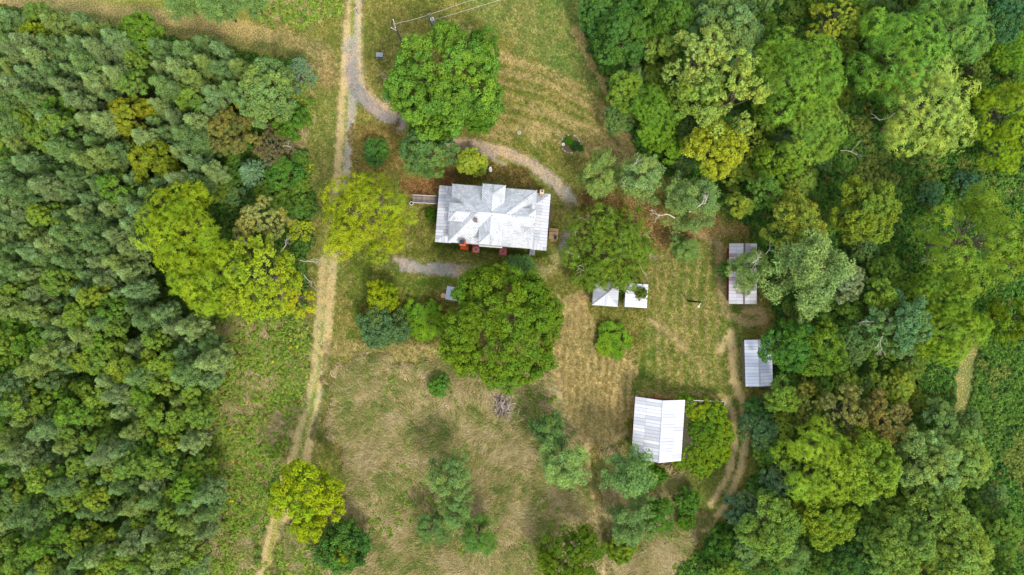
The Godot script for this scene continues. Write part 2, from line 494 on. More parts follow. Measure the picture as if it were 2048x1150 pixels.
# ------------------------------------------------------------------ foliage
class Mass:
	var v := PackedVector3Array()
	var c := PackedColorArray()
	var ix := PackedInt32Array()
	var rng: RandomNumberGenerator
	func leaf(p: Vector3, n: Vector3, t: Vector3, l: float, w: float, col: Color) -> void:
		var s := n.cross(t).normalized() * w
		t = s.cross(n).normalized() * l
		var k := v.size()
		v.append(p + t); v.append(p + s); v.append(p - t); v.append(p - s)
		c.append(col); c.append(col); c.append(col); c.append(col)
		ix.append(k); ix.append(k + 1); ix.append(k + 2); ix.append(k); ix.append(k + 2); ix.append(k + 3)
	func rand_dir() -> Vector3:
		var y := rng.randf_range(-1, 1)
		var a := rng.randf() * TAU
		var r := sqrt(1 - y * y)
		return Vector3(cos(a) * r, y, sin(a) * r)
	func shade(tone: float, warm: float) -> Color:
		var k := tone * rng.randf_range(0.72, 1.0)
		var w := warm + rng.randf_range(-0.5, 0.5) * 0.25
		return Color(k * clampf(0.88 + w * 0.3, 0, 1), k * clampf(0.97 + w * 0.05, 0, 1), k * clampf(0.85 - w * 0.4, 0, 1))
	# a ball of leaves, denser on its upper side
	func lobe(at: Vector3, r: Vector3, count: int, l: float, w: float, tone: float, warm: float) -> void:
		for i in count:
			var y := rng.randf_range(-0.45, 1.0)
			var a := rng.randf() * TAU
			var q := sqrt(1 - y * y)
			var d := Vector3(cos(a) * q, y, sin(a) * q)
			var n := (d * 0.8 + rand_dir() * 0.65 + Vector3(0, 0.3, 0)).normalized()
			leaf(at + d * r * rng.randf_range(0.6, 1.06), n, rand_dir(), l * rng.randf_range(0.55, 1.4), w * rng.randf_range(0.7, 1.3), shade(tone, warm))
	# needles standing out from a centre
	func tuft(at: Vector3, r: float, count: int, l: float, w: float, tone: float, warm: float) -> void:
		for i in count:
			var y := rng.randf_range(-0.35, 1.0)
			var a := rng.randf() * TAU
			var q := sqrt(1 - y * y)
			var d := Vector3(cos(a) * q, y, sin(a) * q)
			if i % 3 == 0:
				leaf(at + d * r * rng.randf_range(0.6, 1.1), d.cross(rand_dir()).normalized(), d + rand_dir() * 0.35, l * rng.randf_range(0.7, 1.2), w, shade(tone, warm))
			else:
				leaf(at + d * r * rng.randf_range(0.6, 1.0), (d + rand_dir() * 0.75 + Vector3(0, 0.3, 0)).normalized(), rand_dir(), l * rng.randf_range(0.7, 1.1), w * 1.3, shade(tone, warm))
	# a star of long compound leaves
	func star(at: Vector3, out: Vector3, size: float, tone: float, warm: float) -> void:
		var x := out.cross(Vector3(0.3, 0.5, 0.8)).normalized()
		var z := out.cross(x)
		var count := rng.randi_range(7, 10)
		var a0 := rng.randf() * TAU
		for i in count:
			var a := a0 + TAU * i / count + rng.randf_range(-0.2, 0.2)
			var d := (x * cos(a) + z * sin(a) + out * rng.randf_range(0.05, 0.6)).normalized()
			var n := (out + rand_dir() * 0.35).normalized()
			var l := size * rng.randf_range(0.7, 1.15)
			var col := shade(tone, warm)
			leaf(at + d * l * 0.35, n, d, l * 0.36, l * 0.13, col)
			leaf(at + d * l * 0.85 - Vector3(0, l * 0.12, 0), (n + d * 0.35).normalized(), d - Vector3(0, 0.3, 0), l * 0.33, l * 0.14, col)
	func mesh() -> ArrayMesh:
		var arr := []
		arr.resize(Mesh.ARRAY_MAX)
		arr[Mesh.ARRAY_VERTEX] = v
		arr[Mesh.ARRAY_COLOR] = c
		arr[Mesh.ARRAY_INDEX] = ix
		var m := ArrayMesh.new()
		m.add_surface_from_arrays(Mesh.PRIMITIVE_TRIANGLES, arr)
		return m

func mass(s: int) -> Mass:
	var m := Mass.new()
	m.rng = RandomNumberGenerator.new()
	m.rng.seed = s
	return m

func limb(st: SurfaceTool, a: Vector3, b: Vector3, r0: float, r1: float, g: RandomNumberGenerator, sides := 5) -> void:
	var d := a.distance_to(b) * 0.1
	var m1 := a.lerp(b, 0.35) + Vector3(g.randf_range(-d, d), d * 0.3, g.randf_range(-d, d))
	var m2 := a.lerp(b, 0.7) + Vector3(g.randf_range(-d, d), d * 0.3, g.randf_range(-d, d))
	tube(st, [a, m1, m2, b], [r0, lerpf(r0, r1, 0.4), lerpf(r0, r1, 0.75), r1], sides)

# kinds of tree: each returns {crown, trunk, R, H, mid}
func tree_pine(s: int, R: float, H: float, base: float, whorls: int) -> Dictionary:
	var m := mass(s)
	var g := m.rng
	var st := begin()
	tube(st, [Vector3.ZERO, Vector3(g.randf_range(-.15, .15), H * 0.5, g.randf_range(-.15, .15)), Vector3(0, H * 0.97, 0)], [0.17, 0.12, 0.03], 6)
	for k in whorls:
		var t := (k + g.randf_range(-0.2, 0.2)) / (whorls - 1.0)
		var y := lerpf(base, H * 0.96, clampf(t, 0, 1))
		var reach := R * pow(clampf(1.06 - t, 0.03, 1.0), 0.62) * g.randf_range(0.85, 1.1)
		var count := 7 if t < 0.6 else (5 if t < 0.85 else 3)
		var a0 := g.randf() * TAU
		for i in count:
			var a := a0 + TAU * i / count + g.randf_range(-0.35, 0.35)
			var l := reach * g.randf_range(0.6, 1.12)
			var root := Vector3(0, y - l * 0.12, 0)
			var tip := Vector3(cos(a) * l, y + l * g.randf_range(0.12, 0.4), sin(a) * l)
			limb(st, root, tip, 0.035, 0.012, g, 3)
			var tone := g.randf_range(0.72, 1.0)
			var warm := g.randf_range(-0.1, 0.3)
			var puffs := 2 + int(l * 1.6)
			for j in puffs:
				var f := lerpf(0.42, 1.0, (j + 0.6) / puffs)
				var side := Vector3(-sin(a), 0, cos(a)) * g.randf_range(-0.32, 0.32) * l * f
				var p := root.lerp(tip, f) + side + Vector3(0, g.randf_range(0, 0.25), 0)
				m.tuft(p, g.randf_range(0.32, 0.54), 68, 0.14, 0.042, tone, warm)
	for i in 3:
		m.tuft(Vector3(g.randf_range(-.2, .2), H - 0.2 + i * 0.15, g.randf_range(-.2, .2)), 0.36, 50, 0.19, 0.045, 1.0, -0.1)
	return {"crown": m.mesh(), "trunk": st.commit(), "R": R, "H": H, "mid": 0.78}

# the rounded boughs that a crown is made of: [centre, outward, radius]
func boughs(m: Mass, R: float, ry: float, cy: float, count: int, rb: float, skip: float, even := 0.0) -> Array:
	var g := m.rng
	var out := []
	for i in count:
		var y := lerpf(1.0, -0.3, (i + g.randf_range(0.1, 0.9)) / count)
		var a := i * 2.39996 + g.randf_range(-0.45, 0.45)
		var q := sqrt(maxf(0.0, 1.0 - y * y))
		var d := Vector3(cos(a) * q, y, sin(a) * q)
		if g.randf() < skip and i > 1: continue
		var r := rb * g.randf_range(0.62, 1.28)
		var f := lerpf(g.randf_range(0.66, 1.14), 0.97, even)
		out.append([Vector3(d.x * (R - r * 0.75) * f, cy + d.y * (ry - r * 0.5) * lerpf(f, 1.0, 0.5), d.z * (R - r * 0.75) * f), d, r])
	return out

func tree_leaf(s: int, R: float, H: float, base: float, lobe_r: float, leaf_l: float, skip := 0.1, bough_r := 0.0, count := 0, per := 50, fill := 1.0) -> Dictionary:
	var m := mass(s)
	var g := m.rng
	var st := begin()
	var ry := (H - base) * 0.55
	var cy := H - ry
	tube(st, [Vector3.ZERO, Vector3(g.randf_range(-.2, .2), base * 0.6, g.randf_range(-.2, .2)), Vector3(0, cy, 0)], [R * 0.055 + 0.06, R * 0.045 + 0.04, R * 0.02 + 0.02], 7)
	var rb := bough_r if bough_r > 0.0 else R * 0.33
	var list := boughs(m, R, ry, cy, count if count else int(10 + R * 1.7), rb, skip, 0.6 if R > 9.0 else 0.0)
	for b in list:
		var c: Vector3 = b[0]
		var face: Vector3 = (b[1] * 0.6 + Vector3(0, 0.75, 0)).normalized()
		var r: float = b[2]
		var n := int(3.6 * r * r / (lobe_r * lobe_r) * fill)
		var bt := g.randf_range(0.76, 1.0)
		var bw := g.randf_range(-0.45, 0.25)
		for k in n:
			var d := m.rand_dir()
			if d.dot(face) < -0.25: continue
			var p := c + d * Vector3(r, r * 0.8, r) * g.randf_range(0.72, 1.06)
			var lr := lobe_r * g.randf_range(0.65, 1.25)
			m.lobe(p, Vector3(lr, lr * 0.75, lr), int(per * g.randf_range(0.7, 1.2)), leaf_l, leaf_l * 0.6, bt * g.randf_range(0.74, 1.0), bw + g.randf_range(-0.25, 0.35))
		limb(st, Vector3(0, clampf(c.y - c.length() * 0.3, base * 0.7, cy), 0), c, 0.05 + R * 0.012, 0.03, g, 4)
		for k in 3: limb(st, c, c + (face + m.rand_dir() * 0.8).normalized() * r * 0.95, 0.035, 0.012, g, 3)
	return {"crown": m.mesh(), "trunk": st.commit(), "R": R, "H": H, "mid": 0.68}

func tree_feather(s: int, R: float, H: float, base: float, size: float, count: int, fill := 1.0) -> Dictionary:
	var m := mass(s)
	var g := m.rng
	var st := begin()
	var ry := (H - base) * 0.55
	var cy := H - ry
	tube(st, [Vector3.ZERO, Vector3(g.randf_range(-.3, .3), base * 0.6, g.randf_range(-.3, .3)), Vector3(0, cy, 0)], [R * 0.05 + 0.06, R * 0.04 + 0.04, R * 0.02 + 0.02], 7)
	for b in boughs(m, R, ry, cy, count, R * 0.3, 0.1):
		var c: Vector3 = b[0]
		var face: Vector3 = (b[1] * 0.5 + Vector3(0, 0.75, 0)).normalized()
		var r: float = b[2]
		var bt := g.randf_range(0.76, 1.0)
		var bw := g.randf_range(-0.4, 0.25)
		for k in int(11.0 * r * r / (size * size) * 0.42 * fill):
			var d := m.rand_dir()
			if d.dot(face) < -0.2: continue
			var o := (d + m.rand_dir() * 0.4 + Vector3(0, 0.5, 0)).normalized()
			m.star(c + d * Vector3(r, r * 0.8, r) * g.randf_range(0.7, 1.08), o, size * g.randf_range(0.75, 1.15), bt * g.randf_range(0.76, 1.0), bw + g.randf_range(-0.2, 0.3))
		limb(st, Vector3(0, clampf(c.y - c.length() * 0.35, base * 0.7, cy), 0), c, 0.05 + R * 0.01, 0.03, g, 4)
		for k in 3: limb(st, c, c + (face + m.rand_dir() * 0.8).normalized() * r * 0.95, 0.035, 0.012, g, 3)
	return {"crown": m.mesh(), "trunk": st.commit(), "R": R, "H": H, "mid": 0.7}

# an old open pine: flat plates of needles at the ends of crooked boughs
func tree_plate(s: int, R: float, H: float, base: float, boughs: int) -> Dictionary:
	var m := mass(s)
	var g := m.rng
	var st := begin()
	var lean := Vector3(g.randf_range(-.4, .4), 0, g.randf_range(-.4, .4))
	tube(st, [Vector3.ZERO, Vector3(0, base, 0) + lean * 0.5, Vector3(0, H * 0.93, 0) + lean], [0.3, 0.22, 0.06], 7)
	for k in boughs:
		var t := (k + 0.5) / boughs
		var y := lerpf(base, H * 0.93, pow(t, 0.8))
		var a := k * 2.4 + g.randf_range(-0.5, 0.5)
		var l := R * (1.0 - 0.6 * t) * g.randf_range(0.62, 1.05)
		var root := Vector3(0, y - l * 0.25, 0) + lean * t
		var tip := Vector3(cos(a) * l, y + l * 0.12, sin(a) * l) + lean * t
		limb(st, root, tip, 0.1 * (1.1 - t), 0.03, g, 4)
		var tone := g.randf_range(0.74, 1.0)
		var warm := g.randf_range(-0.3, 0.25)
		for j in int(9 + l * 3.2):
			var f := sqrt(g.randf_range(0.12, 1.1))
			var side := Vector3(-sin(a), 0, cos(a)) * g.randf_range(-0.45, 0.45) * l * f
			var p := root.lerp(tip, f) + side + Vector3(0, g.randf_range(-0.1, 0.45), 0)
			if j % 4 == 0: limb(st, root.lerp(tip, f * 0.7), p, 0.03, 0.012, g, 3)
			m.tuft(p, g.randf_range(0.38, 0.68), 62, 0.17, 0.042, tone * g.randf_range(0.88, 1.0), warm)
	return {"crown": m.mesh(), "trunk": st.commit(), "R": R, "H": H, "mid": 0.74}

func tree_spruce(s: int, R: float, H: float) -> Dictionary:
	var m := mass(s)
	var g := m.rng
	var st := begin()
	tube(st, [Vector3.ZERO, Vector3(0, H * 0.5, 0), Vector3(0, H, 0)], [0.16, 0.1, 0.02], 6)
	for k in 13:
		var t := k / 12.0
		var y := lerpf(0.9, H * 0.95, t)
		for i in 8:
			var a := TAU * i / 8.0 + k * 0.4 + g.randf_range(-0.12, 0.12)
			var l := R * (1.04 - t) * g.randf_range(0.8, 1.1)
			var tip := Vector3(cos(a) * l, y - l * 0.2, sin(a) * l)
			limb(st, Vector3(0, y, 0), tip, 0.03, 0.01, g, 3)
			var tone := g.randf_range(0.75, 1.0)
			for j in int(3 + l * 4.0):
				var f := g.randf_range(0.25, 1.0)
				var p := Vector3(0, y, 0).lerp(tip, f) + Vector3(-sin(a), 0, cos(a)) * g.randf_range(-0.22, 0.22) * (0.4 + l * (1 - f) * 0.5)
				m.tuft(p, 0.2, 16, 0.14, 0.035, tone, -0.15)
	return {"crown": m.mesh(), "trunk": st.commit(), "R": R, "H": H, "mid": 0.5}

func shrub_leaf(s: int, R: float, H: float, lobe_r: float, leaf_l: float, per: int) -> Dictionary:
	var d := tree_leaf(s, R, H, H * 0.12, lobe_r, leaf_l, 0.0, R * 0.45, 11, per, 0.9)
	d.mid = 0.55
	return d

func make_library() -> void:
	lib["pine"] = []
	for i in 9: lib.pine.append(tree_pine(100 + i, 2.5, 13.0, 5.6, 9))
	lib["gum"] = []
	for i in 5: lib.gum.append(tree_leaf(200 + i, 2.4, 11.5, 4.5, 0.38, 0.125, 0.1, 0.95, 13, 76))
	lib["plate"] = []
	for i in 5: lib.plate.append(tree_plate(300 + i, 5.0, 13.0, 4.5, 20))
	lib["leaf"] = []
	for i in 6: lib.leaf.append(tree_leaf(400 + i, 4.6, 13.0, 4.0, 0.52, 0.145, 0.12, 1.6, 18, 80))
	lib["large"] = []
	for i in 3: lib.large.append(tree_leaf(500 + i, 7.0, 17.0, 5.0, 0.66, 0.17, 0.14, 2.1, 26, 84))
	lib["feather"] = []
	for i in 5: lib.feather.append(tree_feather(600 + i, 6.5, 16.0, 5.0, 0.46, 32, 1.1))
	lib["sparse"] = []
	for i in 4: lib.sparse.append(tree_leaf(700 + i, 5.5, 15.0, 4.5, 0.4, 0.125, 0.2, 1.35, 29, 46, 0.66))
	lib["hickory"] = [tree_leaf(801, 10.0, 17.0, 4.0, 0.66, 0.18, 0.08, 2.4, 42, 84, 0.9)]
	lib["home"] = [tree_leaf(802, 9.4, 18.0, 4.0, 0.72, 0.17, 0.1, 2.2, 40, 104)]
	lib["spruce"] = [tree_spruce(803, 3.4, 9.0)]
	lib["shrub"] = []
	for i in 4: lib.shrub.append(shrub_leaf(900 + i, 1.7, 2.0, 0.32, 0.095, 66))
	lib["bush"] = []
	for i in 4: lib.bush.append(shrub_leaf(950 + i, 2.8, 5.0, 0.42, 0.12, 76))
	lib["willow"] = [tree_feather(970, 6.8, 9.0, 2.0, 0.46, 40, 0.9)]

var bark: Array = []

func tree(px: float, py: float, r: float, kind: String, c: Color, label: String, group := "", ys := 1.0, called := "tree", pick := -1) -> Node3D:
	if kind == "plate": c = Color(c.r * 1.08, c.g * 0.97, c.b * 0.78)
	var all: Array = lib[kind]
	var d: Dictionary = all[(pick if pick >= 0 else rng.randi()) % all.size()]
	var a := r / 12.0
	var k: float = d.mid * d.H / d.R * ys
	var R := a / (1.0 + a * k / HIGH)
	var at := spot(px, py, R * k)
	at.y = 0
	var sc: float = R / d.R
	var shrubby: bool = kind in ["shrub", "bush"]
	var o := thing(called, label, "shrub" if shrubby else "tree", at, rng.randf() * TAU, group)
	var wide := 1.0 if kind in ["hickory", "home"] else rng.randf_range(0.94, 1.07)
	var sx := Basis().scaled(Vector3(sc * wide, sc * ys, sc / wide))
	put("trunk", d.trunk, bark[rng.randi() % bark.size()], o, Transform3D(sx, Vector3.ZERO))
	put("crown", d.crown, leaf_mat(c), o, Transform3D(sx, Vector3.ZERO))
	placed.append([Vector2(px, py), r])
	return o

func fork(st: SurfaceTool, a: Vector3, d: Vector3, l: float, r: float, depth: int, g: RandomNumberGenerator) -> void:
	var b := a + d * l
	var j := l * 0.12
	tube(st, [a, a.lerp(b, 0.5) + Vector3(g.randf_range(-j, j), g.randf_range(-j, j), g.randf_range(-j, j)), b], [r, r * 0.8, r * 0.6], 4)
	if depth == 0: return
	for i in g.randi_range(2, 3):
		var e := (d + Vector3(g.randf_range(-.8, .8), g.randf_range(-.35, .5), g.randf_range(-.8, .8))).normalized()
		fork(st, a.lerp(b, g.randf_range(0.55, 1.0)), e, l * g.randf_range(0.55, 0.8), r * 0.55, depth - 1, g)

# bare grey boughs of a tree, a part of it; at is given by survey and height
func dead(o: Node3D, px: float, py: float, h: float, dir: Vector3, l: float, r: float, s: int, depth := 3) -> void:
	var g := RandomNumberGenerator.new()
	g.seed = s
	var st := begin()
	fork(st, Vector3.ZERO, dir.normalized(), l * 0.75, r * 0.6, depth, g)
	var inv := o.transform.affine_inverse()
	put("dead_branch", st.commit(), M.dead, o, Transform3D(inv.basis, inv * spot(px, py, h)))

func scatter(called: String, label: String, category: String, mesh: Mesh, m: Material, xf: Array, col: Array) -> void:
	var mm := MultiMesh.new()
	mm.transform_format = MultiMesh.TRANSFORM_3D
	mm.use_colors = true
	mm.mesh = mesh
	mm.instance_count = xf.size()
	for i in xf.size():
		mm.set_instance_transform(i, xf[i])
		mm.set_instance_color(i, col[i])
	var o := MultiMeshInstance3D.new()
	o.name = numbered(called)
	add_child(o, true)
	o.multimesh = mm
	o.material_override = m
	tag(o, label, category, "", "stuff")

func ordinal(n: int) -> String:
	var words := ["first", "second", "third", "fourth", "fifth", "sixth", "seventh", "eighth", "ninth", "tenth", "eleventh", "twelfth", "thirteenth", "fourteenth", "fifteenth", "sixteenth", "seventeenth", "eighteenth", "nineteenth", "twentieth"]
	if n < 20: return words[n]
	if n == 29: return "thirtieth"
	return "twenty-" + words[n - 20]

# ------------------------------------------------------------------ buildings
func shingle_mat() -> StandardMaterial3D:
	var g := RandomNumberGenerator.new()
	g.seed = 77
	var im := Image.create(1024, 1024, false, Image.FORMAT_RGB8)
	im.fill(Color(0.42, 0.44, 0.47))
	var cw := 1024.0 / 36
	var ch := 1024.0 / 46
	for r in 46:
		for c in 36:
			var v := g.randf_range(0.63, 0.71)
			if g.randf() < 0.05: v -= 0.07
			im.fill_rect(Rect2i(int(c * cw + (cw * 0.5 if r % 2 else 0.0)) % 1024 + 2, int(r * ch) + 2, int(cw) - 4, int(ch) - 5), Color(v * 0.97, v * 0.99, v * 1.03))
	for i in 800:
		var d := g.randf_range(0.25, 0.55)
		var p := Vector2i(g.randi() % 1024, g.randi() % 1024)
		if g.randf() < 0.6: p = Vector2i(int(fposmod(520 + g.randfn() * 90, 1024)), int(fposmod(430 + g.randfn() * 160, 1024)))
		im.fill_rect(Rect2i(p.x, p.y, g.randi_range(2, 7), g.randi_range(2, 9)), Color(d * 1.25, d * 1.05, d * 0.9))
	var z := FastNoiseLite.new()
	z.seed = 3
	z.frequency = 0.012
	z.fractal_octaves = 4
	var nz := z.get_image(256, 256, false, false, true)
	var over := Image.create(256, 256, false, Image.FORMAT_RGBA8)
	for y in 256:
		for x in 256:
			var a := clampf((nz.get_pixel(x, y).r - 0.58) * 1.1, 0, 0.2)
			over.set_pixel(x, y, Color(0.34, 0.35, 0.38, a))
	over.resize(1024, 1024)
	im.convert(Image.FORMAT_RGBA8)
	im.blend_rect(over, Rect2i(0, 0, 1024, 1024), Vector2i.ZERO)
	var m := mat(Color(1, 1, 1), 0.5, 0.4)
	m.albedo_texture = ImageTexture.create_from_image(im)
	return m

func noise_mat(c0: Color, c1: Color, freq: float, scale: float, rough := 0.85, ys := 1.0) -> StandardMaterial3D:
	var nt := NoiseTexture2D.new()
	nt.width = 256
	nt.height = 256
	nt.seamless = true
	var z := FastNoiseLite.new()
	z.seed = int(c0.r * 1000) + int(freq * 700)
	z.frequency = freq
	z.fractal_octaves = 4
	nt.noise = z
	var ramp := Gradient.new()
	ramp.set_color(0, c0.linear_to_srgb())
	ramp.set_color(1, c1.linear_to_srgb())
	nt.color_ramp = ramp
	var m := mat(Color(1, 1, 1), rough)
	m.albedo_texture = nt
	m.uv1_triplanar = true
	m.uv1_scale = Vector3(scale, scale * ys, scale)
	return m

var stain_no := 0
func stained(c: Color, worn := false) -> StandardMaterial3D:   # sheet metal with weather streaks
	stain_no += 1
	var m := noise_mat(Color(c.r * 0.74, c.g * 0.73, c.b * 0.72) if worn else Color(c.r * 0.88, c.g * 0.88, c.b * 0.88), Color(c.r * 1.08, c.g * 1.08, c.b * 1.08), 0.03 + 0.004 * (stain_no % 5), 0.35 + 0.05 * (stain_no % 3), 0.5)
	return m

func box_part(called: String, c: Vector3, s: Vector3, m: Material, parent: Node, bs := Basis()) -> MeshInstance3D:
	var st := begin()
	box(st, c, s, bs)
	return put(called, st.commit(), m, parent)

func roof_plane(st: SurfaceTool, pts: Array, thick := 0.1) -> void:
	var a: Vector3 = (pts[1] - pts[0]).normalized()
	var n: Vector3 = (pts[1] - pts[0]).cross(pts[2] - pts[0]).normalized()
	slab(st, pts, thick, a, n.cross(a), 14.0)

func window_part(parent: Node, at: Vector3, turn: float, w: float, h: float) -> void:
	var bs := Basis(Vector3.UP, turn)
	var st := begin()
	for s in [-1, 1]:
		box(st, at + bs * Vector3(s * w * 0.5, 0, 0.03), Vector3(0.08, h + 0.1, 0.1), bs)
		box(st, at + bs * Vector3(0, s * h * 0.5, 0.03), Vector3(w + 0.1, 0.08, 0.12), bs)
	box(st, at + bs * Vector3(0, 0, 0.025), Vector3(w - 0.09, 0.05, 0.06), bs)
	var f := put("window", st.commit(), M.white, parent)
	st = begin()
	box(st, at + bs * Vector3(0, 0, 0.012), Vector3(w - 0.06, h - 0.06, 0.016), bs)
	put("pane", st.commit(), M.pane, f)

func make_house() -> void:
	var turn := deg_to_rad(-4.5)
	var o := thing("farmhouse", "white farmhouse with silver hipped metal roof, four dormers and a porch at each end", "house", Vector3(-3.11, 0, -11.29), turn)
	box_part("foundation", Vector3(0, 0.25, 0), Vector3(12.5, 0.5, 8.3), M.block, o)
	var wall := box_part("wall", Vector3(0, 3.0, 0), Vector3(12.3, 5.0, 8.1), M.siding, o)
	for y in [1.9, 4.2]:
		for x in [-4.6, -1.6, 1.6, 4.6]:
			window_part(o, Vector3(x, y, 4.06), 0, 0.9, 1.5)
			window_part(o, Vector3(x, y, -4.06), PI, 0.9, 1.5)
	for s in [-1, 1]:
		box_part("door", Vector3(s * 6.17, 1.55, 0.3), Vector3(0.06, 2.05, 0.95), M.darkwood, o)
		for z in [-2.4, 2.4]: window_part(o, Vector3(s * 6.16, 1.9, z), s * PI / 2, 0.9, 1.4)
	# main hipped roof
	var st := begin()
	var W := 6.75
	var D := 4.65
	var E := 5.5
	var Y := 10.0
	var R := 2.1
	roof_plane(st, [Vector3(-W, E, D), Vector3(W, E, D), Vector3(R, Y, 0), Vector3(-R, Y, 0)])
	roof_plane(st, [Vector3(W, E, -D), Vector3(-W, E, -D), Vector3(-R, Y, 0), Vector3(R, Y, 0)])
	roof_plane(st, [Vector3(-W, E, -D), Vector3(-W, E, D), Vector3(-R, Y, 0)])
	roof_plane(st, [Vector3(W, E, D), Vector3(W, E, -D), Vector3(R, Y, 0)])
	var roof := put("roof", st.commit(), M.shingle, o)
	var cap := func(a: Vector3, b: Vector3, parent: Node) -> void:
		var s2 := begin()
		bar(s2, a + Vector3(0, 0.03, 0), b + Vector3(0, 0.03, 0), 0.16, 0.07)
		put("ridge_cap", s2.commit(), M.cap, parent)
	cap.call(Vector3(-R, Y, 0), Vector3(R, Y, 0), roof)
	for sx in [-1, 1]:
		for sz in [-1, 1]: cap.call(Vector3(sx * W, E, sz * D), Vector3(sx * R, Y, 0), roof)
	# soffit and fascia
	st = begin()
	for s in [-1, 1]:
		box(st, Vector3(0, E - 0.14, s * (D - 0.03)), Vector3(2 * W, 0.18, 0.04))
		box(st, Vector3(s * (W - 0.03), E - 0.14, 0), Vector3(0.04, 0.18, 2 * D - 0.1))
	put("fascia", st.commit(), M.white, o)
	box_part("gutter", Vector3(0.1, E - 0.12, D + 0.16), Vector3(3.7, 0.14, 0.2), M.white, o)
	# dormers
	var p := (Y - E) / D
	for k in [[0.0, 1.8, 8.0, 9.72, D + 0.06], [PI, 1.8, 8.0, 9.72, D + 0.06], [-PI / 2, 1.45, 7.65, 9.02, W + 0.04], [PI / 2, 1.45, 7.65, 9.02, W + 0.04]]:
		var bs := Basis(Vector3.UP, k[0])
		var hw: float = k[1]
		var ye: float = k[2]
		var yr: float = k[3]
		var zf: float = k[4]
		var ze := zf - (ye - E) / p - 0.1
		var zb := zf - (yr - E) / p - 0.1
		var dm := box_part("dormer", bs * Vector3(0, (ye + E - 0.3) * 0.5 - 0.02, (zf - 0.3 + ze) * 0.5), Vector3(2 * hw - 0.5, ye - E + 0.3, zf - 0.3 - ze), M.siding, o, bs)
		st = begin()
		var apex := bs * Vector3(0, yr, zf - hw * 0.95)
		var back := bs * Vector3(0, yr, zb)
		roof_plane(st, [bs * Vector3(-hw, ye, zf), bs * Vector3(hw, ye, zf), apex], 0.08)
		roof_plane(st, [bs * Vector3(hw, ye, zf), bs * Vector3(hw, ye, ze), back, apex], 0.08)
		roof_plane(st, [bs * Vector3(-hw, ye, ze), bs * Vector3(-hw, ye, zf), apex, back], 0.08)
		var dr := put("dormer_roof", st.commit(), M.shingle, dm)
		dr.set_meta("label", "hipped silver dormer roof")
		st = begin()
		bar(st, apex + Vector3(0, 0.03, 0), back + Vector3(0, 0.03, 0), 0.13, 0.06)
		for s in [-1, 1]: bar(st, bs * Vector3(s * hw, ye + 0.03, zf), apex + Vector3(0, 0.03, 0), 0.12, 0.06)
		put("hip_cap", st.commit(), M.cap, dm)
		for s in [-1, 1]: window_part(dm, bs * Vector3(s * 0.45, ye - 0.95, zf - 0.28), k[0], 0.7, 1.2)
	# porches with panelled roofs, deck, posts and rails
	for s in [-1.0, 1.0]:
		var xo: float = s * 9.05
		var xi: float = s * 6.45
		var yo := 2.95
		var yi := 4.25
		var zz := 4.6
		var zi := 2.5
		var under := begin()
		var main_p := [Vector3(xo, yo, -zz), Vector3(xo, yo, zz), Vector3(xi, yi, zi), Vector3(xi, yi, -zi)]
		slab(under, main_p, 0.08)
		for e in [-1, 1]: slab(under, [Vector3(xo, yo, e * zz), Vector3(xi, yo, e * zz), Vector3(xi, yi, e * zi)], 0.08)
		var pr := put("porch_roof", under.commit(), M.seam, o)
		sheets(pr, main_p, Vector3(0, 0, 1), 0.5, [0.5], M.tin)
		for e in [-1, 1]: sheets(pr, [Vector3(xo, yo, e * zz), Vector3(xi, yo, e * zz), Vector3(xi, yi, e * zi)], Vector3(1, 0, 0), 0.5, [], M.tin)
		box_part("porch_deck", Vector3(s * 7.5, 0.42, 0), Vector3(2.6, 0.12, 8.8), M.oldwood, o)
		for i in 5: box_part("porch_post", Vector3(s * 8.75, 1.66, -4.2 + i * 2.1), Vector3(0.14, 2.36, 0.14), M.white, o)
		st = begin()
		for y in [0.65, 1.35]: box(st, Vector3(s * 8.75, y, 0 if s > 0 else 2.3), Vector3(0.07, 0.07, 8.4 if s > 0 else 3.8))
		put("porch_rail", st.commit(), M.white, o)
	# chimneys and vent
	var ch := box_part("chimney", Vector3(-4.3, 3.5, 4.62), Vector3(0.95, 7.0, 0.85), M.orange_brick, o)
	ch.set_meta("label", "orange brick chimney with dark sooty top at the front eave")
	box_part("chimney_base", Vector3(-4.28, 1.3, 4.9), Vector3(1.3, 2.6, 1.0), M.orange_brick, ch)
	box_part("chimney_cap", Vector3(-4.35, 7.06, 4.55), Vector3(0.8, 0.12, 0.68), M.soot, ch)
	st = begin()
	lathe(st, [Vector2(0.16, 7.1), Vector2(0.17, 7.35), Vector2(0.1, 7.35), Vector2(0.1, 7.15)], Vector3(-4.35, 0, 4.55), 12)
	put("flue", st.commit(), M.soot, ch)
	var c2 := box_part("chimney", Vector3(7.5, 3.4, -4.35), Vector3(0.62, 6.4, 0.62), M.tan_brick, o)
	c2.set_meta("label", "narrow tan chimney through the east porch roof")
	box_part("flue", Vector3(7.52, 6.64, -4.45), Vector3(0.3, 0.1, 0.22), M.soot, c2)
	box_part("roof_vent", Vector3(-2.38, 9.0, 1.18), Vector3(0.5, 1.5, 0.5), M.brown_brick, o)
	# pipe rail beside the east porch
	st = begin()
	for z in [-3.2, -1.0, 1.2]: box(st, Vector3(9.35, 0.6, z), Vector3(0.08, 1.2, 0.08))
	for y in [0.7, 1.15]: box(st, Vector3(9.35, y, -1.0), Vector3(0.06, 0.06, 4.5))
	put("walk_rail", st.commit(), M.greywood, o)
	box_part("walkway", Vector3(9.25, 0.2, -1.0), Vector3(0.5, 0.1, 4.6), M.darkwood, o)

	# ramp of planks at the west porch
	var a := spot(849, 399, 0.5)
	var rp := thing("wooden_ramp", "grey plank ramp with white rails leading to the west porch", "ramp", Vector3(a.x, 0, a.z), deg_to_rad(-3.5))
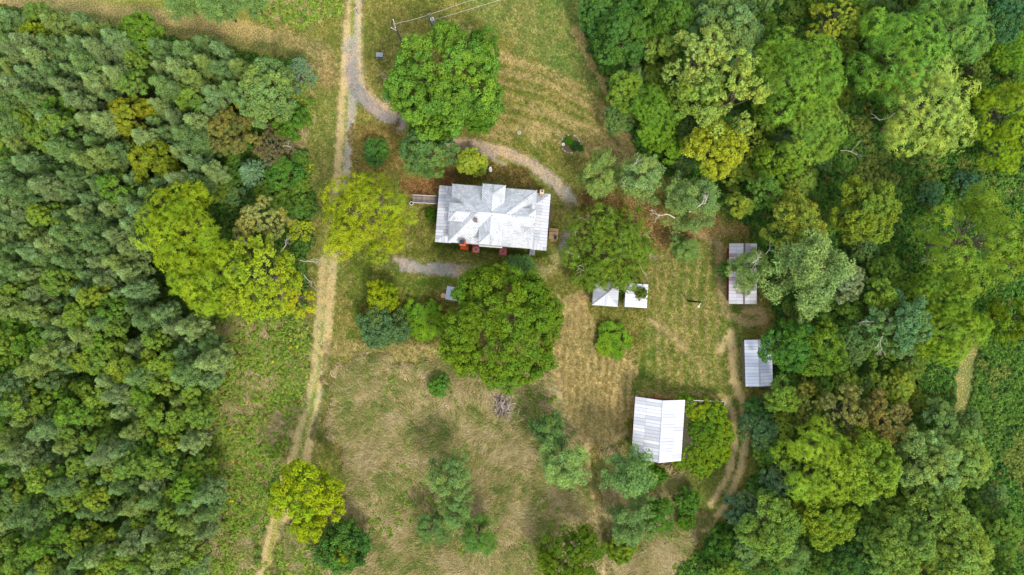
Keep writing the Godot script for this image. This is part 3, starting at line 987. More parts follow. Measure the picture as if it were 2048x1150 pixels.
	for i in 27:
		box_part("plank", Vector3(-1.95 + i * 0.15, 0.1 + 0.3 * i / 27.0, 0), Vector3(0.138, 0.05, 1.15), [M.plank, M.plank2, M.plank3][rng.randi() % 3], rp)
	for s in [-1, 1]:
		st = begin()
		for y in [0.5, 0.95]: bar(st, Vector3(-2.0, y - 0.1, s * 0.62), Vector3(2.1, y + 0.25, s * 0.62), 0.1, 0.09)
		put("rail", st.commit(), M.greyrail, rp)
		for i in 4: box_part("post", Vector3(-1.95 + i * 1.33, 0.55, s * 0.62), Vector3(0.09, 1.1, 0.09), M.greyrail, rp)
		box_part("stringer", Vector3(0, 0.14, s * 0.5), Vector3(4.0, 0.22, 0.06), M.oldwood, rp)
	# landing and steps at the east porch
	a = spot(1107, 468, 0.5)
	var ld := thing("wooden_landing", "small tan wooden landing with steps against the east porch", "landing", Vector3(a.x, 0, a.z), turn)
	for i in 7: box_part("deck_board", Vector3(0, 0.62, -0.78 + i * 0.26), Vector3(1.5, 0.05, 0.24), M.newwood[i % 3], ld)
	box_part("step", Vector3(0.1, 0.22, 1.05), Vector3(1.2, 0.06, 0.3), M.newwood[1], ld)
	box_part("hand_rail", Vector3(-0.1, 1.2, -0.3), Vector3(1.3, 0.09, 0.08), M.darkwood, ld)
	for x in [-0.65, 0.65]:
		for z in [-0.8, 0.85]: box_part("post", Vector3(x, 0.35, z), Vector3(0.1, 0.58, 0.1), M.newwood[0], ld)
	a = spot(1110.5, 475, 0.7)
	var bn := thing("storage_bin", "small black box on the corner of the tan wooden landing", "box", Vector3(a.x, 0.645, a.z), turn)
	box_part("body", Vector3(0, 0.22, 0), Vector3(0.34, 0.44, 0.55), M.black, bn)
	box_part("lid", Vector3(0, 0.46, 0), Vector3(0.38, 0.05, 0.6), M.rubber, bn)

func shed_walls(o: Node3D, w: float, d: float, h: float, m: Material) -> void:
	for s in [-1, 1]:
		box_part("wall", Vector3(s * (w * 0.5 - 0.05), h * 0.5, 0), Vector3(0.1, h, d), m, o)
		box_part("wall", Vector3(0, h * 0.5 - 0.002, s * (d * 0.5 - 0.05)), Vector3(w - 0.204, h, 0.1), m, o)

func gable_shed(called: String, label: String, at: Vector3, turn: float, w: float, d: float, e: float, y: float, wall: Material, tin: Array, over: float, rows: Array, ridge: Material) -> Node3D:
	var o := thing(called, label, "shed" if w < 6 else "barn", at, turn)
	var hw := w * 0.5
	var hd := d * 0.5
	shed_walls(o, w - 2 * over, d - 2 * over, e, wall)
	var st := begin()
	for s in [-1, 1]: slab(st, [Vector3(-hw + over, e, s * (hd - over)), Vector3(hw - over, e, s * (hd - over)), Vector3(0, y - 0.12, s * (hd - over))], 0.06)
	put("gable", st.commit(), wall, o)
	for s in [-1, 1]:
		st = begin()
		var pl := [Vector3(s * hw, e, -hd), Vector3(s * hw, e, hd), Vector3(s * 0.02, y, hd), Vector3(s * 0.02, y, -hd)]
		slab(st, pl, 0.08)
		var r := put("roof", st.commit(), M.seam, o)
		sheets(r, pl, Vector3(0, 0, 1), 0.56, rows, tin)
	st = begin()
	bar(st, Vector3(0, y + 0.05, -hd), Vector3(0, y + 0.05, hd), 0.26, 0.06)
	put("ridge_cap", st.commit(), ridge, o)
	box_part("door", Vector3(0, 1.1, hd - over + 0.03), Vector3(1.4, 2.1, 0.06), M.darkwood, o)
	return o

func make_sheds() -> void:
	# barn with the vine-grown lean-to
	var barn := gable_shed("barn", "red walled barn with white gabled metal roof beside the vines", Vector3(23.5, 0, 22.7), deg_to_rad(-3.8), 8.0, 9.85, 4.0, 6.3, M.redwood, M.whitetin, 0.6, [0.42], M.cap)
	var st := begin()
	var lean := [Vector3(4.05, 3.5, -4.7), Vector3(4.05, 3.5, 4.7), Vector3(10.9, 2.2, 4.7), Vector3(10.9, 2.2, -4.7)]
	slab(st, lean, 0.08)
	put("lean_to_roof", st.commit(), M.rust, barn)
	for i in 4: box_part("lean_to_post", Vector3(10.8, 1.1, -4.6 + i * 3.05), Vector3(0.16, 2.2, 0.16), M.greywood, barn)
	box_part("lean_to_beam", Vector3(10.98, 2.3, 0), Vector3(0.12, 0.16, 9.6), M.greyrail, barn)
	box_part("lean_to_beam", Vector3(8.2, 2.75, -4.8), Vector3(5.4, 0.14, 0.12), M.greyrail, barn, Basis(Vector3(0, 0, 1), -0.19))
	gable_shed("shed", "low open sided shed with pale ribbed metal roof under the eastern tree edge", Vector3(40.1, 0, 12.25), deg_to_rad(1.6), 4.45, 7.6, 2.75, 3.05, M.greywood, M.paletin, 0.4, [], M.palecap)
	gable_shed("shed", "long red shed with rust patched metal roof under a pine", Vector3(37.4, 0, -2.23), deg_to_rad(-0.4), 4.5, 9.8, 3.2, 3.8, M.redwood, M.rusttin, 0.62, [0.5], M.rustcap)
	# pyramid roofed outbuilding
	var o := thing("outbuilding", "square outbuilding with a four sided pyramid metal roof", "shed", Vector3(15.27, 0, 0.93), deg_to_rad(-4.0))
	shed_walls(o, 3.8, 3.7, 2.7, M.siding)
	for k in 4:
		var bs := Basis(Vector3.UP, k * PI / 2)
		st = begin()
		var pl := [bs * Vector3(-2.1, 2.7, 2.05), bs * Vector3(2.1, 2.7, 2.05), bs * Vector3(0, 4.5, 0)]
		slab(st, pl, 0.07)
		var r := put("roof", st.commit(), M.seam, o)
		sheets(r, pl, bs * Vector3(1, 0, 0), 0.38, [], M.tin, 0.02)
	st = begin()
	for sx in [-1, 1]:
		for sz in [-1, 1]: bar(st, Vector3(sx * 2.1, 2.76, sz * 2.07), Vector3(0, 4.57, 0), 0.12, 0.06)
	put("hip_cap", st.commit(), M.cap, o)
	box_part("door", Vector3(0, 1.0, 1.88), Vector3(0.9, 1.95, 0.05), M.darkwood, o)
	# flat shed
	o = thing("shed", "small flat white roofed shed partly under willow branches next to pyramid roof", "shed", Vector3(20.27, 0, 1.32), deg_to_rad(-3.2))
	shed_walls(o, 3.4, 3.6, 2.4, M.siding)
	st = begin()
	var fl := [Vector3(-1.82, 2.62, -1.95), Vector3(1.82, 2.62, -1.95), Vector3(1.82, 2.45, 1.95), Vector3(-1.82, 2.45, 1.95)]
	slab(st, fl, 0.08)
	var fr := put("roof", st.commit(), M.seam, o)
	sheets(fr, fl, Vector3(0, 0, 1), 0.6, [0.5], M.tin)
	box_part("door", Vector3(0.3, 1.0, 1.82), Vector3(0.9, 1.9, 0.05), M.darkwood, o)
	# tiny well house
	var a := spot(904, 587, 2.1)
	o = thing("well_house", "tiny well house with slanted pale blue metal roof under hickory", "shed", Vector3(a.x, 0, a.z), deg_to_rad(-10))
	shed_walls(o, 1.7, 1.7, 1.9, M.greywood)
	st = begin()
	fl = [Vector3(-1.0, 2.15, -1.1), Vector3(1.0, 2.15, -1.1), Vector3(1.0, 2.0, 1.1), Vector3(-1.0, 2.0, 1.1)]
	slab(st, fl, 0.07)
	fr = put("roof", st.commit(), M.seam, o)
	sheets(fr, fl, Vector3(1, 0, 0), 0.66, [], M.bluetin)

func make_props() -> void:
	var a := spot(886.5, 591, 0.6)
	var st := begin()
	var o := thing("well_cover", "round tan wooden well cover beside the tiny well house", "well cover", Vector3(a.x, 0, a.z))
	lathe(st, [Vector2(0.36, 0), Vector2(0.38, 0.5), Vector2(0.36, 0.5)], Vector3.ZERO, 20)
	put("curb", st.commit(), M.block, o)
	st = begin()
	lathe(st, [Vector2(0.41, 0.5), Vector2(0.42, 0.56), Vector2(0.40, 0.58), Vector2(0.0, 0.6)], Vector3.ZERO, 24)
	put("lid", st.commit(), M.tanlid, o)
	# red hatches with coiled hose
	var hatch := [[952, 497.5, 0.06, "nearest the orange chimney"], [1006, 502, 0.02, "nearest the grey air conditioner"]]
	for h in hatch:
		a = spot(h[0], h[1], 0.35)
		o = thing("cellar_hatch", "square red painted hatch box at the house front, " + h[3], "hatch", Vector3(a.x, 0, a.z), deg_to_rad(-4.5), "red hatches in front of the house")
		box_part("curb", Vector3(0, 0.15, 0), Vector3(1.2, 0.3, 1.25), M.block, o)
		box_part("lid", Vector3(0, 0.33, 0), Vector3(1.3, 0.06, 1.35), M.redpaint, o)
		o = thing("hose_coil", "pale garden hose coiled on the red hatch " + h[3], "hose", Vector3(a.x, 0.362, a.z), 0.0, "hose coils on the red hatches")
		st = begin()
		var c := Vector3(0.02, 0, 0.1)
		var pts := []
		var rad := []
		var g := RandomNumberGenerator.new()
		g.seed = int(h[0])
		var loose: float = h[2]
		for i in 170:
			var t := i / 129.0
			var ang := t * TAU * 5.0
			var r := lerpf(0.14, 0.5, pow(absf(sin(t * 4.2 + 0.4)), 0.9))
			pts.append(c + Vector3(cos(ang) * r, 0.02 + 0.05 * t, sin(ang) * r * 0.95) + Vector3(g.randf_range(-1, 1), 0, g.randf_range(-1, 1)) * loose * 0.2)
			rad.append(0.026)
		tube(st, pts, rad, 5)
		put("hose", st.commit(), M.hose if h[0] < 1000 else M.hose2, o)
	# air conditioner
	a = spot(1064, 504, 0.8)
	o = thing("air_conditioner", "grey air conditioner condenser at the south east corner of the farmhouse", "air conditioner", Vector3(a.x, 0, a.z), deg_to_rad(-4.5))
	box_part("pad", Vector3(0, 0.04, 0), Vector3(1.0, 0.08, 1.0), M.block, o)
	box_part("cabinet", Vector3(0, 0.44, 0), Vector3(0.76, 0.72, 0.76), M.ac, o)
	st = begin()
	for i in 5:
		for k in 24:
			var r0 := 0.08 + i * 0.06
			var p := func(q: float, r: float) -> Vector3: return Vector3(cos(q) * r, 0.83, sin(q) * r)
			bar(st, p.call(TAU * k / 24, r0), p.call(TAU * (k + 1) / 24, r0), 0.012, 0.012)
	put("fan_grille", st.commit(), M.ac_dark, o)
	for i in 4: box_part("corner_post", Vector3(0.375 * (1 if i & 1 else -1), 0.46, 0.375 * (1 if i & 2 else -1)), Vector3(0.05, 0.76, 0.05), M.ac_dark, o)
	# tub by the ramp
	a = spot(823, 406.5, 0.5)
	o = thing("plant_tub", "black tub with a white rim at the foot of the plank ramp", "tub", Vector3(a.x, 0, a.z))
	st = begin()
	lathe(st, [Vector2(0.2, 0), Vector2(0.29, 0.45), Vector2(0.25, 0.45), Vector2(0.2, 0.25), Vector2(0, 0.22)], Vector3.ZERO, 18)
	put("body", st.commit(), M.black, o)
	st = begin()
	lathe(st, [Vector2(0.30, 0.43), Vector2(0.33, 0.47), Vector2(0.25, 0.49), Vector2(0.24, 0.45)], Vector3.ZERO, 20)
	put("rim", st.commit(), M.white, o)
	# satellite dish
	a = spot(980.5, 338.5, 1.2)
	o = thing("satellite_dish", "white satellite dish on a short pole behind the farmhouse", "satellite dish", Vector3(a.x, 0, a.z), 0.35)
	st = begin()
	tube(st, [Vector3.ZERO, Vector3(0, 1.1, 0)], [0.04, 0.04], 8)
	put("pole", st.commit(), M.greyrail, o)
	st = begin()
	lathe(st, [Vector2(0.0, -0.1), Vector2(0.2, -0.07), Vector2(0.34, -0.02), Vector2(0.42, 0.03), Vector2(0.42, 0.05), Vector2(0.33, 0.0), Vector2(0.0, -0.08)], Vector3.ZERO, 22)
	put("dish", st.commit(), M.white, o, Transform3D(Basis.from_euler(Vector3(0.6, 0.0, -0.55)).scaled(Vector3(0.8, 1, 1.15)), Vector3(0, 1.2, 0)))
	st = begin()
	bar(st, Vector3(0, 1.15, 0), Vector3(0.3, 1.55, 0.3), 0.03, 0.03)
	box(st, Vector3(0.3, 1.57, 0.3), Vector3(0.08, 0.08, 0.12))
	put("receiver_arm", st.commit(), M.ac_dark, o)
	# septic lid
	a = spot(1038.5, 265.5)
	o = thing("septic_lid", "round pale concrete lid lying in the north field grass", "lid", Vector3(a.x, 0, a.z))
	st = begin()
	lathe(st, [Vector2(0.36, 0), Vector2(0.36, 0.1), Vector2(0.33, 0.13), Vector2(0, 0.14)], Vector3.ZERO, 22)
	put("cover", st.commit(), M.lidstone, o)
	st = begin()
	bar(st, Vector3(-0.1, 0.16, 0), Vector3(0.1, 0.16, 0), 0.03, 0.03)
	put("handle", st.commit(), M.soot, o)
	# black trough at the field edge
	a = spot(1175, 71, 0.3)
	o = thing("stock_trough", "dark blue black rubber trough at the edge of the north field", "trough", Vector3(a.x, 0, a.z), 0.4)
	st = begin()
	lathe(st, [Vector2(0.42, 0), Vector2(0.5, 0.36), Vector2(0.53, 0.38), Vector2(0.47, 0.38), Vector2(0.4, 0.08), Vector2(0, 0.07)], Vector3.ZERO, 20)
	put("tub", st.commit(), M.navy, o)
	st = begin()
	for s in [-1, 1]: bar(st, Vector3(-0.1, 0.33, s * 0.54), Vector3(0.1, 0.33, s * 0.54), 0.04, 0.04)
	put("handle", st.commit(), M.black, o)
	# utility cabinet under the big tree
	a = spot(759, 109, 0.7)
	o = thing("utility_box", "flat grey utility box on the lawn west of the big tree", "utility box", Vector3(a.x, 0, a.z), -0.05)
	box_part("pad", Vector3(0, 0.03, 0), Vector3(1.3, 0.06, 0.95), M.block, o)
	box_part("cabinet", Vector3(0, 0.36, 0.03), Vector3(1.02, 0.6, 0.62), M.ac_dark, o)
	box_part("lid", Vector3(0, 0.7, 0.03), Vector3(1.12, 0.08, 0.72), M.bluegrey, o)
	# flower bed
	a = spot(1141, 288)
	o = thing("flower_bed", "round flower bed with stone edging in the dry grass", "flower bed", Vector3(a.x, 0, a.z))
	st = begin()
	lathe(st, [Vector2(1.55, 0), Vector2(1.3, 0.08), Vector2(0, 0.12)], Vector3.ZERO, 28)
	put("soil", st.commit(), M.soil, o)
	for i in 17:
		var ang := TAU * i / 17.0
		if i % 5 == 3: continue
		box_part("edging_stone", Vector3(cos(ang) * 1.55, 0.08, sin(ang) * 1.5), Vector3(0.42, 0.16, 0.24), M.edge[i % 2], o, Basis(Vector3.UP, -ang + PI / 2))
	for k in [[1136, 281, 10, tone(92, 140, 34), "bright green clump of plants at the top of the flower bed"], [1150, 291, 10, tone(74, 108, 52), "dark green clump of plants at the bottom of the flower bed"], [1162, 296, 6, tone(70, 128, 40), "little green plant just east of the flower bed"]]:
		tree(k[0], k[1], k[2], "shrub", k[3], k[4], "", 0.5, "garden_plant")
	a = spot(1126.5, 289, 0.4)
	o = thing("urn", "white garden urn on the west side of the flower bed", "urn", Vector3(a.x, 0, a.z))
	st = begin()
	lathe(st, [Vector2(0.16, 0), Vector2(0.08, 0.12), Vector2(0.24, 0.3), Vector2(0.27, 0.5), Vector2(0.22, 0.5), Vector2(0.1, 0.34), Vector2(0, 0.32)], Vector3.ZERO, 18)
	put("bowl", st.commit(), M.white, o)
	st = begin()
	lathe(st, [Vector2(0.2, 0), Vector2(0.2, 0.06), Vector2(0.15, 0.07)], Vector3.ZERO, 18)
	put("foot", st.commit(), M.white, o)
	# yard lamp
	a = spot(1376, 602)
	o = thing("yard_lamp", "dark wooden lamp pole with white lamp arm in the yard", "lamp post", Vector3(a.x, 0, a.z))
	st = begin()
	tube(st, [Vector3.ZERO, Vector3(0, 4, 0), Vector3(0.02, 7.9, 0.03)], [0.16, 0.14, 0.11], 9)
	put("pole", st.commit(), M.darkpole, o)
	st = begin()
	tube(st, [Vector3(0.05, 7.7, 0.05), Vector3(-0.1, 7.95, 0.25), Vector3(-0.35, 8.0, 0.6)], [0.055, 0.055, 0.055], 7)
	put("arm", st.commit(), M.white, o)
	st = begin()
	lathe(st, [Vector2(0.06, 8.12), Vector2(0.17, 8.06), Vector2(0.2, 7.95), Vector2(0.17, 7.8), Vector2(0, 7.78)], Vector3(-0.4, 0, 0.68), 16)
	put("lamp_head", st.commit(), M.white, o)
	st = begin()
	lathe(st, [Vector2(0.05, 8.12), Vector2(0.05, 8.2), Vector2(0, 8.2)], Vector3(-0.4, 0, 0.68), 10)
	put("light_sensor", st.commit(), M.ac_dark, o)
	# poles and wires
	var ta := spot(857, 28, 10.0)
	o = thing("transformer_pole", "wooden pole with a white transformer can above the big tree", "utility pole", Vector3(ta.x, 0, ta.z))
	st = begin()
	tube(st, [Vector3.ZERO, Vector3(0, 5, 0), Vector3(0, 10, 0)], [0.17, 0.15, 0.12], 9)
	put("pole", st.commit(), M.polewood, o)
	st = begin()
	lathe(st, [Vector2(0, 8.0), Vector2(0.27, 8.02), Vector2(0.29, 8.1), Vector2(0.29, 9.05), Vector2(0.31, 9.06), Vector2(0.31, 9.14), Vector2(0.2, 9.22), Vector2(0, 9.25)], Vector3(0.46, 0, 0.42), 18)
	put("transformer", st.commit(), M.canwhite, o)
	for k in [[0.38, 0.32], [0.56, 0.46], [0.4, 0.54]]:
		st = begin()
		lathe(st, [Vector2(0.05, 9.18), Vector2(0.07, 9.3), Vector2(0.04, 9.34), Vector2(0.06, 9.4), Vector2(0, 9.46)], Vector3(k[0], 0, k[1]), 9)
		put("bushing", st.commit(), M.brown_glaze, o)
	st = begin()
	bar(st, Vector3(-0.35, 9.8, 0.1), Vector3(0.55, 9.8, -0.15), 0.09, 0.1)
	put("crossarm", st.commit(), M.polewood, o)
	box_part("fuse_holder", Vector3(-0.35, 9.7, 0.2), Vector3(0.1, 0.3, 0.1), M.ac_dark, o)
	var tb := spot(787.5, 48, 9.5)
	o = thing("service_pole", "wooden pole with a grey crossarm at the west side of the big tree", "utility pole", Vector3(tb.x, 0, tb.z))
	st = begin()
	tube(st, [Vector3.ZERO, Vector3(0, 5, 0), Vector3(0, 9.5, 0)], [0.16, 0.14, 0.12], 9)
	put("pole", st.commit(), M.polewood, o)
	st = begin()
	bar(st, Vector3(-0.1, 9.35, -0.75), Vector3(0.25, 9.2, 0.6), 0.1, 0.12)
	bar(st, Vector3(-0.5, 8.9, 0.35), Vector3(0.3, 8.8, 0.75), 0.1, 0.1)
	put("crossarm", st.commit(), M.greyrail, o)
	for k in [[-0.1, 9.48, -0.7], [0.2, 9.35, 0.5], [-0.45, 9.02, 0.36], [0.25, 8.92, 0.74]]:
		st = begin()
		lathe(st, [Vector2(0.05, 0), Vector2(0.08, 0.06), Vector2(0.04, 0.1), Vector2(0.07, 0.15), Vector2(0, 0.2)], Vector3(k[0], k[1] - 0.08, k[2]), 8)
		put("insulator", st.commit(), M.canwhite, o)
	var e1 := spot(1130, -72, 9.7)
	var e2 := spot(1180, -60, 8.6)
	for w in [[ta + Vector3(0.5, -0.2, -0.15), e1, 0.5, "upper pale wire from the transformer pole over the north field"], [ta + Vector3(0.5, -1.2, 0.45), e2, 0.5, "lower pale wire from the transformer can over the north field"], [ta + Vector3(-0.3, -0.25, 0.1), tb + Vector3(0.0, -0.15, -0.1), 0.25, "pale wire strung between the two wooden poles"]]:
		st = begin()
		var pts := []
		var rad := []
		for i in 15:
			var t := i / 14.0
			pts.append(w[0].lerp(w[1], t) - Vector3(0, 4.0 * w[2] * t * (1 - t), 0))
			rad.append(0.022)
		tube(st, pts, rad, 5)
		tag(put("power_wire", st.commit(), M.wire), w[3], "wire", "power wires")
	# brush pile
	a = spot(1006, 812)
	o = thing("brush_pile", "pile of bare grey branches below the round hickory tree", "brush pile", Vector3(a.x, 0, a.z))
	var g := RandomNumberGenerator.new()
	g.seed = 31
	for i in 130:
		st = begin()
		var ang := g.randf_range(-0.6, 0.6) + (PI * 0.5 if g.randf() < 0.7 else g.randf() * PI)
		var r := 2.0 * sqrt(g.randf())
		var ph := g.randf() * TAU
		var c := Vector3(cos(ph) * r * 0.95, 0.1 + (2.3 - r) * 0.6 * g.randf(), sin(ph) * r * 1.05 - 0.1)
		var l := g.randf_range(0.8, 2.1)
		var d := Vector3(cos(ang), g.randf_range(-0.2, 0.25), sin(ang))
		fork(st, c - d * l * 0.5, d, l * 0.75, g.randf_range(0.03, 0.08), 1, g)
		put("branch", st.commit(), M.dead if i % 4 == 0 else (M.dead2 if i % 4 == 1 else M.dead3), o)
	a = spot(1033, 834)
	o = thing("fallen_limb", "forked pale dead limb lying beside the brush pile", "branch", Vector3(a.x, 0.1, a.z))
	for k in [[Vector3(0.45, 0.25, -1), 1.2, 5], [Vector3(1, 0.1, -0.2), 0.9, 9], [Vector3(-1.0, 0.2, -0.45), 1.3, 12], [Vector3(-0.9, 0.2, -0.9), 1.1, 14], [Vector3(-1, 0.05, 0.45), 1.1, 15]]:
		st = begin()
		g.seed = k[2]
		fork(st, Vector3.ZERO, k[0].normalized(), k[1], 0.06, 2, g)
		put("bough", st.commit(), M.dead, o)
	# trunks on the ground in the wood
	for k in [[1690, 303, Vector3(1, 0.12, 0.12), 1.9, "pale forked dead branch lying in the weeds of the east wood", 41], [1674, 205, Vector3(0.35, 0.1, 1), 1.5, "short bare branch in the dark gap of the east wood", 43]]:
		a = spot(k[0] - 14, k[1])
		g.seed = k[5]
		st = begin()
		fork(st, Vector3.ZERO, k[2].normalized(), k[3], 0.05, 3, g)
		tag(put("fallen_branch", st.commit(), M.dead, null, Transform3D(Basis(), Vector3(a.x, 0.9, a.z))), k[4], "branch")

# ------------------------------------------------------------------ the person on the drive
func field(bones: Array, p: Vector3, k: float) -> float:
	var d := 1e9
	for b in bones:
		var ab: Vector3 = b[1] - b[0]
		var t := clampf((p - b[0]).dot(ab) / maxf(ab.length_squared(), 1e-6), 0, 1)
		var e: float = p.distance_to(b[0] + ab * t) - lerpf(b[2], b[3], t)
		if e > d + k: continue
		if d > e + k:
			d = e
			continue
		var h := clampf(0.5 + 0.5 * (d - e) / k, 0, 1)
		d = lerpf(d, e, h) - k * h * (1 - h)
	return d

func nets(st: SurfaceTool, bones: Array, cell: float, k: float, paint: Callable) -> void:
	var lo := Vector3(1e9, 1e9, 1e9)
	var hi := -lo
	for b in bones:
		for e in 2:
			lo = lo.min(b[e] - Vector3.ONE * b[2 + e])
			hi = hi.max(b[e] + Vector3.ONE * b[2 + e])
	lo -= Vector3.ONE * cell * 2
	hi += Vector3.ONE * cell * 2
	var n := Vector3i(((hi - lo) / cell).ceil())
	var f := PackedFloat32Array()
	f.resize((n.x + 1) * (n.y + 1) * (n.z + 1))
	var at := func(x: int, y: int, z: int) -> int: return (z * (n.y + 1) + y) * (n.x + 1) + x
	for z in n.z + 1:
		for y in n.y + 1:
			for x in n.x + 1: f[(z * (n.y + 1) + y) * (n.x + 1) + x] = field(bones, lo + Vector3(x, y, z) * cell, k)
	var vert := {}
	for z in n.z:
		for y in n.y:
			for x in n.x:
				var sum := Vector3.ZERO
				var c := 0
				for e in 12:
					var ax := e / 4
					var i := Vector3i(0, 0, 0)
					i[(ax + 1) % 3] = e & 1
					i[(ax + 2) % 3] = (e >> 1) & 1
					var j := i
					j[ax] = 1
					var f0: float = f[at.call(x + i.x, y + i.y, z + i.z)]
					var f1: float = f[at.call(x + j.x, y + j.y, z + j.z)]
					if (f0 < 0) != (f1 < 0):
						sum += Vector3(i).lerp(Vector3(j), f0 / (f0 - f1))
						c += 1
				if c: vert[Vector3i(x, y, z)] = lo + (Vector3(x, y, z) + sum / c) * cell
	for q in vert:
		for ax in 3:
			var j: Vector3i = q
			j[ax] += 1
			var f0: float = f[at.call(q.x, q.y, q.z)]
			var f1: float = f[at.call(j.x, j.y, j.z)]
			if (f0 < 0) == (f1 < 0): continue
			var u := Vector3i.ZERO
			var v := Vector3i.ZERO
			u[(ax + 1) % 3] = 1
			v[(ax + 2) % 3] = 1
			var c4 := [q, q - u, q - u - v, q - v]
			if not (vert.has(c4[1]) and vert.has(c4[2]) and vert.has(c4[3])): continue
			for t in [0, 1, 2, 0, 2, 3]:
				var p: Vector3 = vert[c4[t]]
				st.set_color(paint.call(p))
				st.add_vertex(p)

func make_person() -> void:
	var a := spot(715, 21.5)
	var o := thing("person", "person with dark hair, white top and blue jeans walking on the drive", "person", Vector3(a.x, 0, a.z), 0.5)
	var V := func(x: float, y: float, z: float) -> Vector3: return Vector3(x, y, z)
	var bones := []
	var B := func(p: Vector3, q: Vector3, r: float, s: float) -> void: bones.append([p, q, r, s])
	B.call(V.call(0, 0.98, 0), V.call(0, 1.15, 0.01), 0.135, 0.12)
	B.call(V.call(0, 1.15, 0.01), V.call(0, 1.36, 0.0), 0.125, 0.13)
	B.call(V.call(-0.15, 1.4, 0), V.call(0.15, 1.4, 0), 0.07, 0.07)
	B.call(V.call(0, 1.42, 0), V.call(0, 1.52, 0.015), 0.055, 0.05)
	B.call(V.call(-0.09, 0.95, 0), V.call(-0.1, 0.52, 0.14), 0.095, 0.065)
	B.call(V.call(-0.1, 0.52, 0.14), V.call(-0.1, 0.1, 0.12), 0.062, 0.042)
	B.call(V.call(-0.1, 0.05, 0.08), V.call(-0.11, 0.04, 0.29), 0.045, 0.035)
	B.call(V.call(0.09, 0.95, 0), V.call(0.1, 0.52, -0.02), 0.095, 0.065)
	B.call(V.call(0.1, 0.52, -0.02), V.call(0.1, 0.13, -0.28), 0.062, 0.042)
	B.call(V.call(0.1, 0.1, -0.32), V.call(0.11, 0.03, -0.15), 0.045, 0.035)
	B.call(V.call(-0.19, 1.38, 0), V.call(-0.25, 1.1, -0.06), 0.055, 0.04)
	B.call(V.call(-0.25, 1.1, -0.06), V.call(-0.25, 0.87, 0.06), 0.04, 0.028)
	B.call(V.call(0.19, 1.38, 0), V.call(0.26, 1.1, 0.0), 0.055, 0.04)
	B.call(V.call(0.26, 1.1, 0.0), V.call(0.24, 0.92, 0.18), 0.04, 0.028)
	var skin := tone(226, 178, 150)
	var shirt := tone(236, 232, 226)
	var jean := tone(96, 124, 160)
	var shoe := tone(120, 116, 112)
	var st := begin()
	nets(st, bones, 0.022, 0.05, func(p: Vector3) -> Color:
		if p.y > 1.44: return skin
		if absf(p.x) > 0.2 and p.y < 1.2: return skin
		if p.y > 0.98: return shirt
		if p.y > 0.13: return jean
		return shoe)
	var head := [[V.call(0, 1.58, 0.0), V.call(0, 1.64, -0.01), 0.085, 0.1], [V.call(0, 1.53, 0.05), V.call(0, 1.57, 0.04), 0.05, 0.06], [V.call(0, 1.59, 0.09), V.call(0, 1.565, 0.108), 0.012, 0.018], [V.call(-0.095, 1.57, -0.005), V.call(-0.095, 1.61, -0.01), 0.016, 0.02], [V.call(0.095, 1.57, -0.005), V.call(0.095, 1.61, -0.01), 0.016, 0.02]]
	nets(st, head, 0.012, 0.025, func(p: Vector3) -> Color:
		if p.z > 0.06 and absf(p.y - 1.612) < 0.008 and absf(absf(p.x) - 0.036) < 0.014: return Color(0.02, 0.015, 0.01)
		if p.z > 0.06 and absf(p.y - 1.528) < 0.007 and absf(p.x) < 0.028: return Color(0.2, 0.06, 0.05)
		return skin)
	for s in [-1.0, 1.0]:
		var w: Vector3 = V.call(-0.25, 0.87, 0.06) if s < 0 else V.call(0.24, 0.92, 0.18)
		var d: Vector3 = V.call(0.0, -0.75, 0.65) if s < 0 else V.call(-0.05, -0.6, 0.8)
		d = d.normalized()
		var across := d.cross(Vector3(s, 0, 0)).normalized()
		var hand := [[w, w + d * 0.085, 0.026, 0.03]]
		for i in 4:
			var root := w + d * 0.085 + across * (i - 1.5) * 0.021
			var l: float = [0.062, 0.075, 0.07, 0.055][i]
			var knee := root + d * l * 0.55 - Vector3(s, 0, 0) * 0.006
			hand.append([root - d * 0.03, knee, 0.0095, 0.009])
			hand.append([knee, knee + (d - Vector3(s, 0, 0) * 0.5).normalized() * l * 0.5, 0.009, 0.008])
		hand.append([w + d * 0.03 - across * 0.03, w + d * 0.075 - across * 0.055, 0.012, 0.009])
		nets(st, hand, 0.008, 0.008, func(_p: Vector3) -> Color: return skin)
	var pm := mat(Color(1, 1, 1), 0.8)
	pm.vertex_color_use_as_albedo = true
	st.index()
	st.generate_normals()
	put("body", st.commit(), pm, o)
	st = begin()
	nets(st, [[V.call(0, 1.66, -0.03), V.call(0, 1.6, -0.05), 0.095, 0.1], [V.call(0, 1.6, -0.06), V.call(0, 1.46, -0.08), 0.075, 0.05], [V.call(-0.07, 1.67, 0.0), V.call(-0.09, 1.5, -0.02), 0.045, 0.03], [V.call(0.07, 1.67, 0.0), V.call(0.09, 1.5, -0.02), 0.045, 0.03]], 0.014, 0.03, func(_p: Vector3) -> Color: return Color(1, 1, 1))
	put("hair", st.commit(), mat(tone(62, 40, 30), 0.6), o)

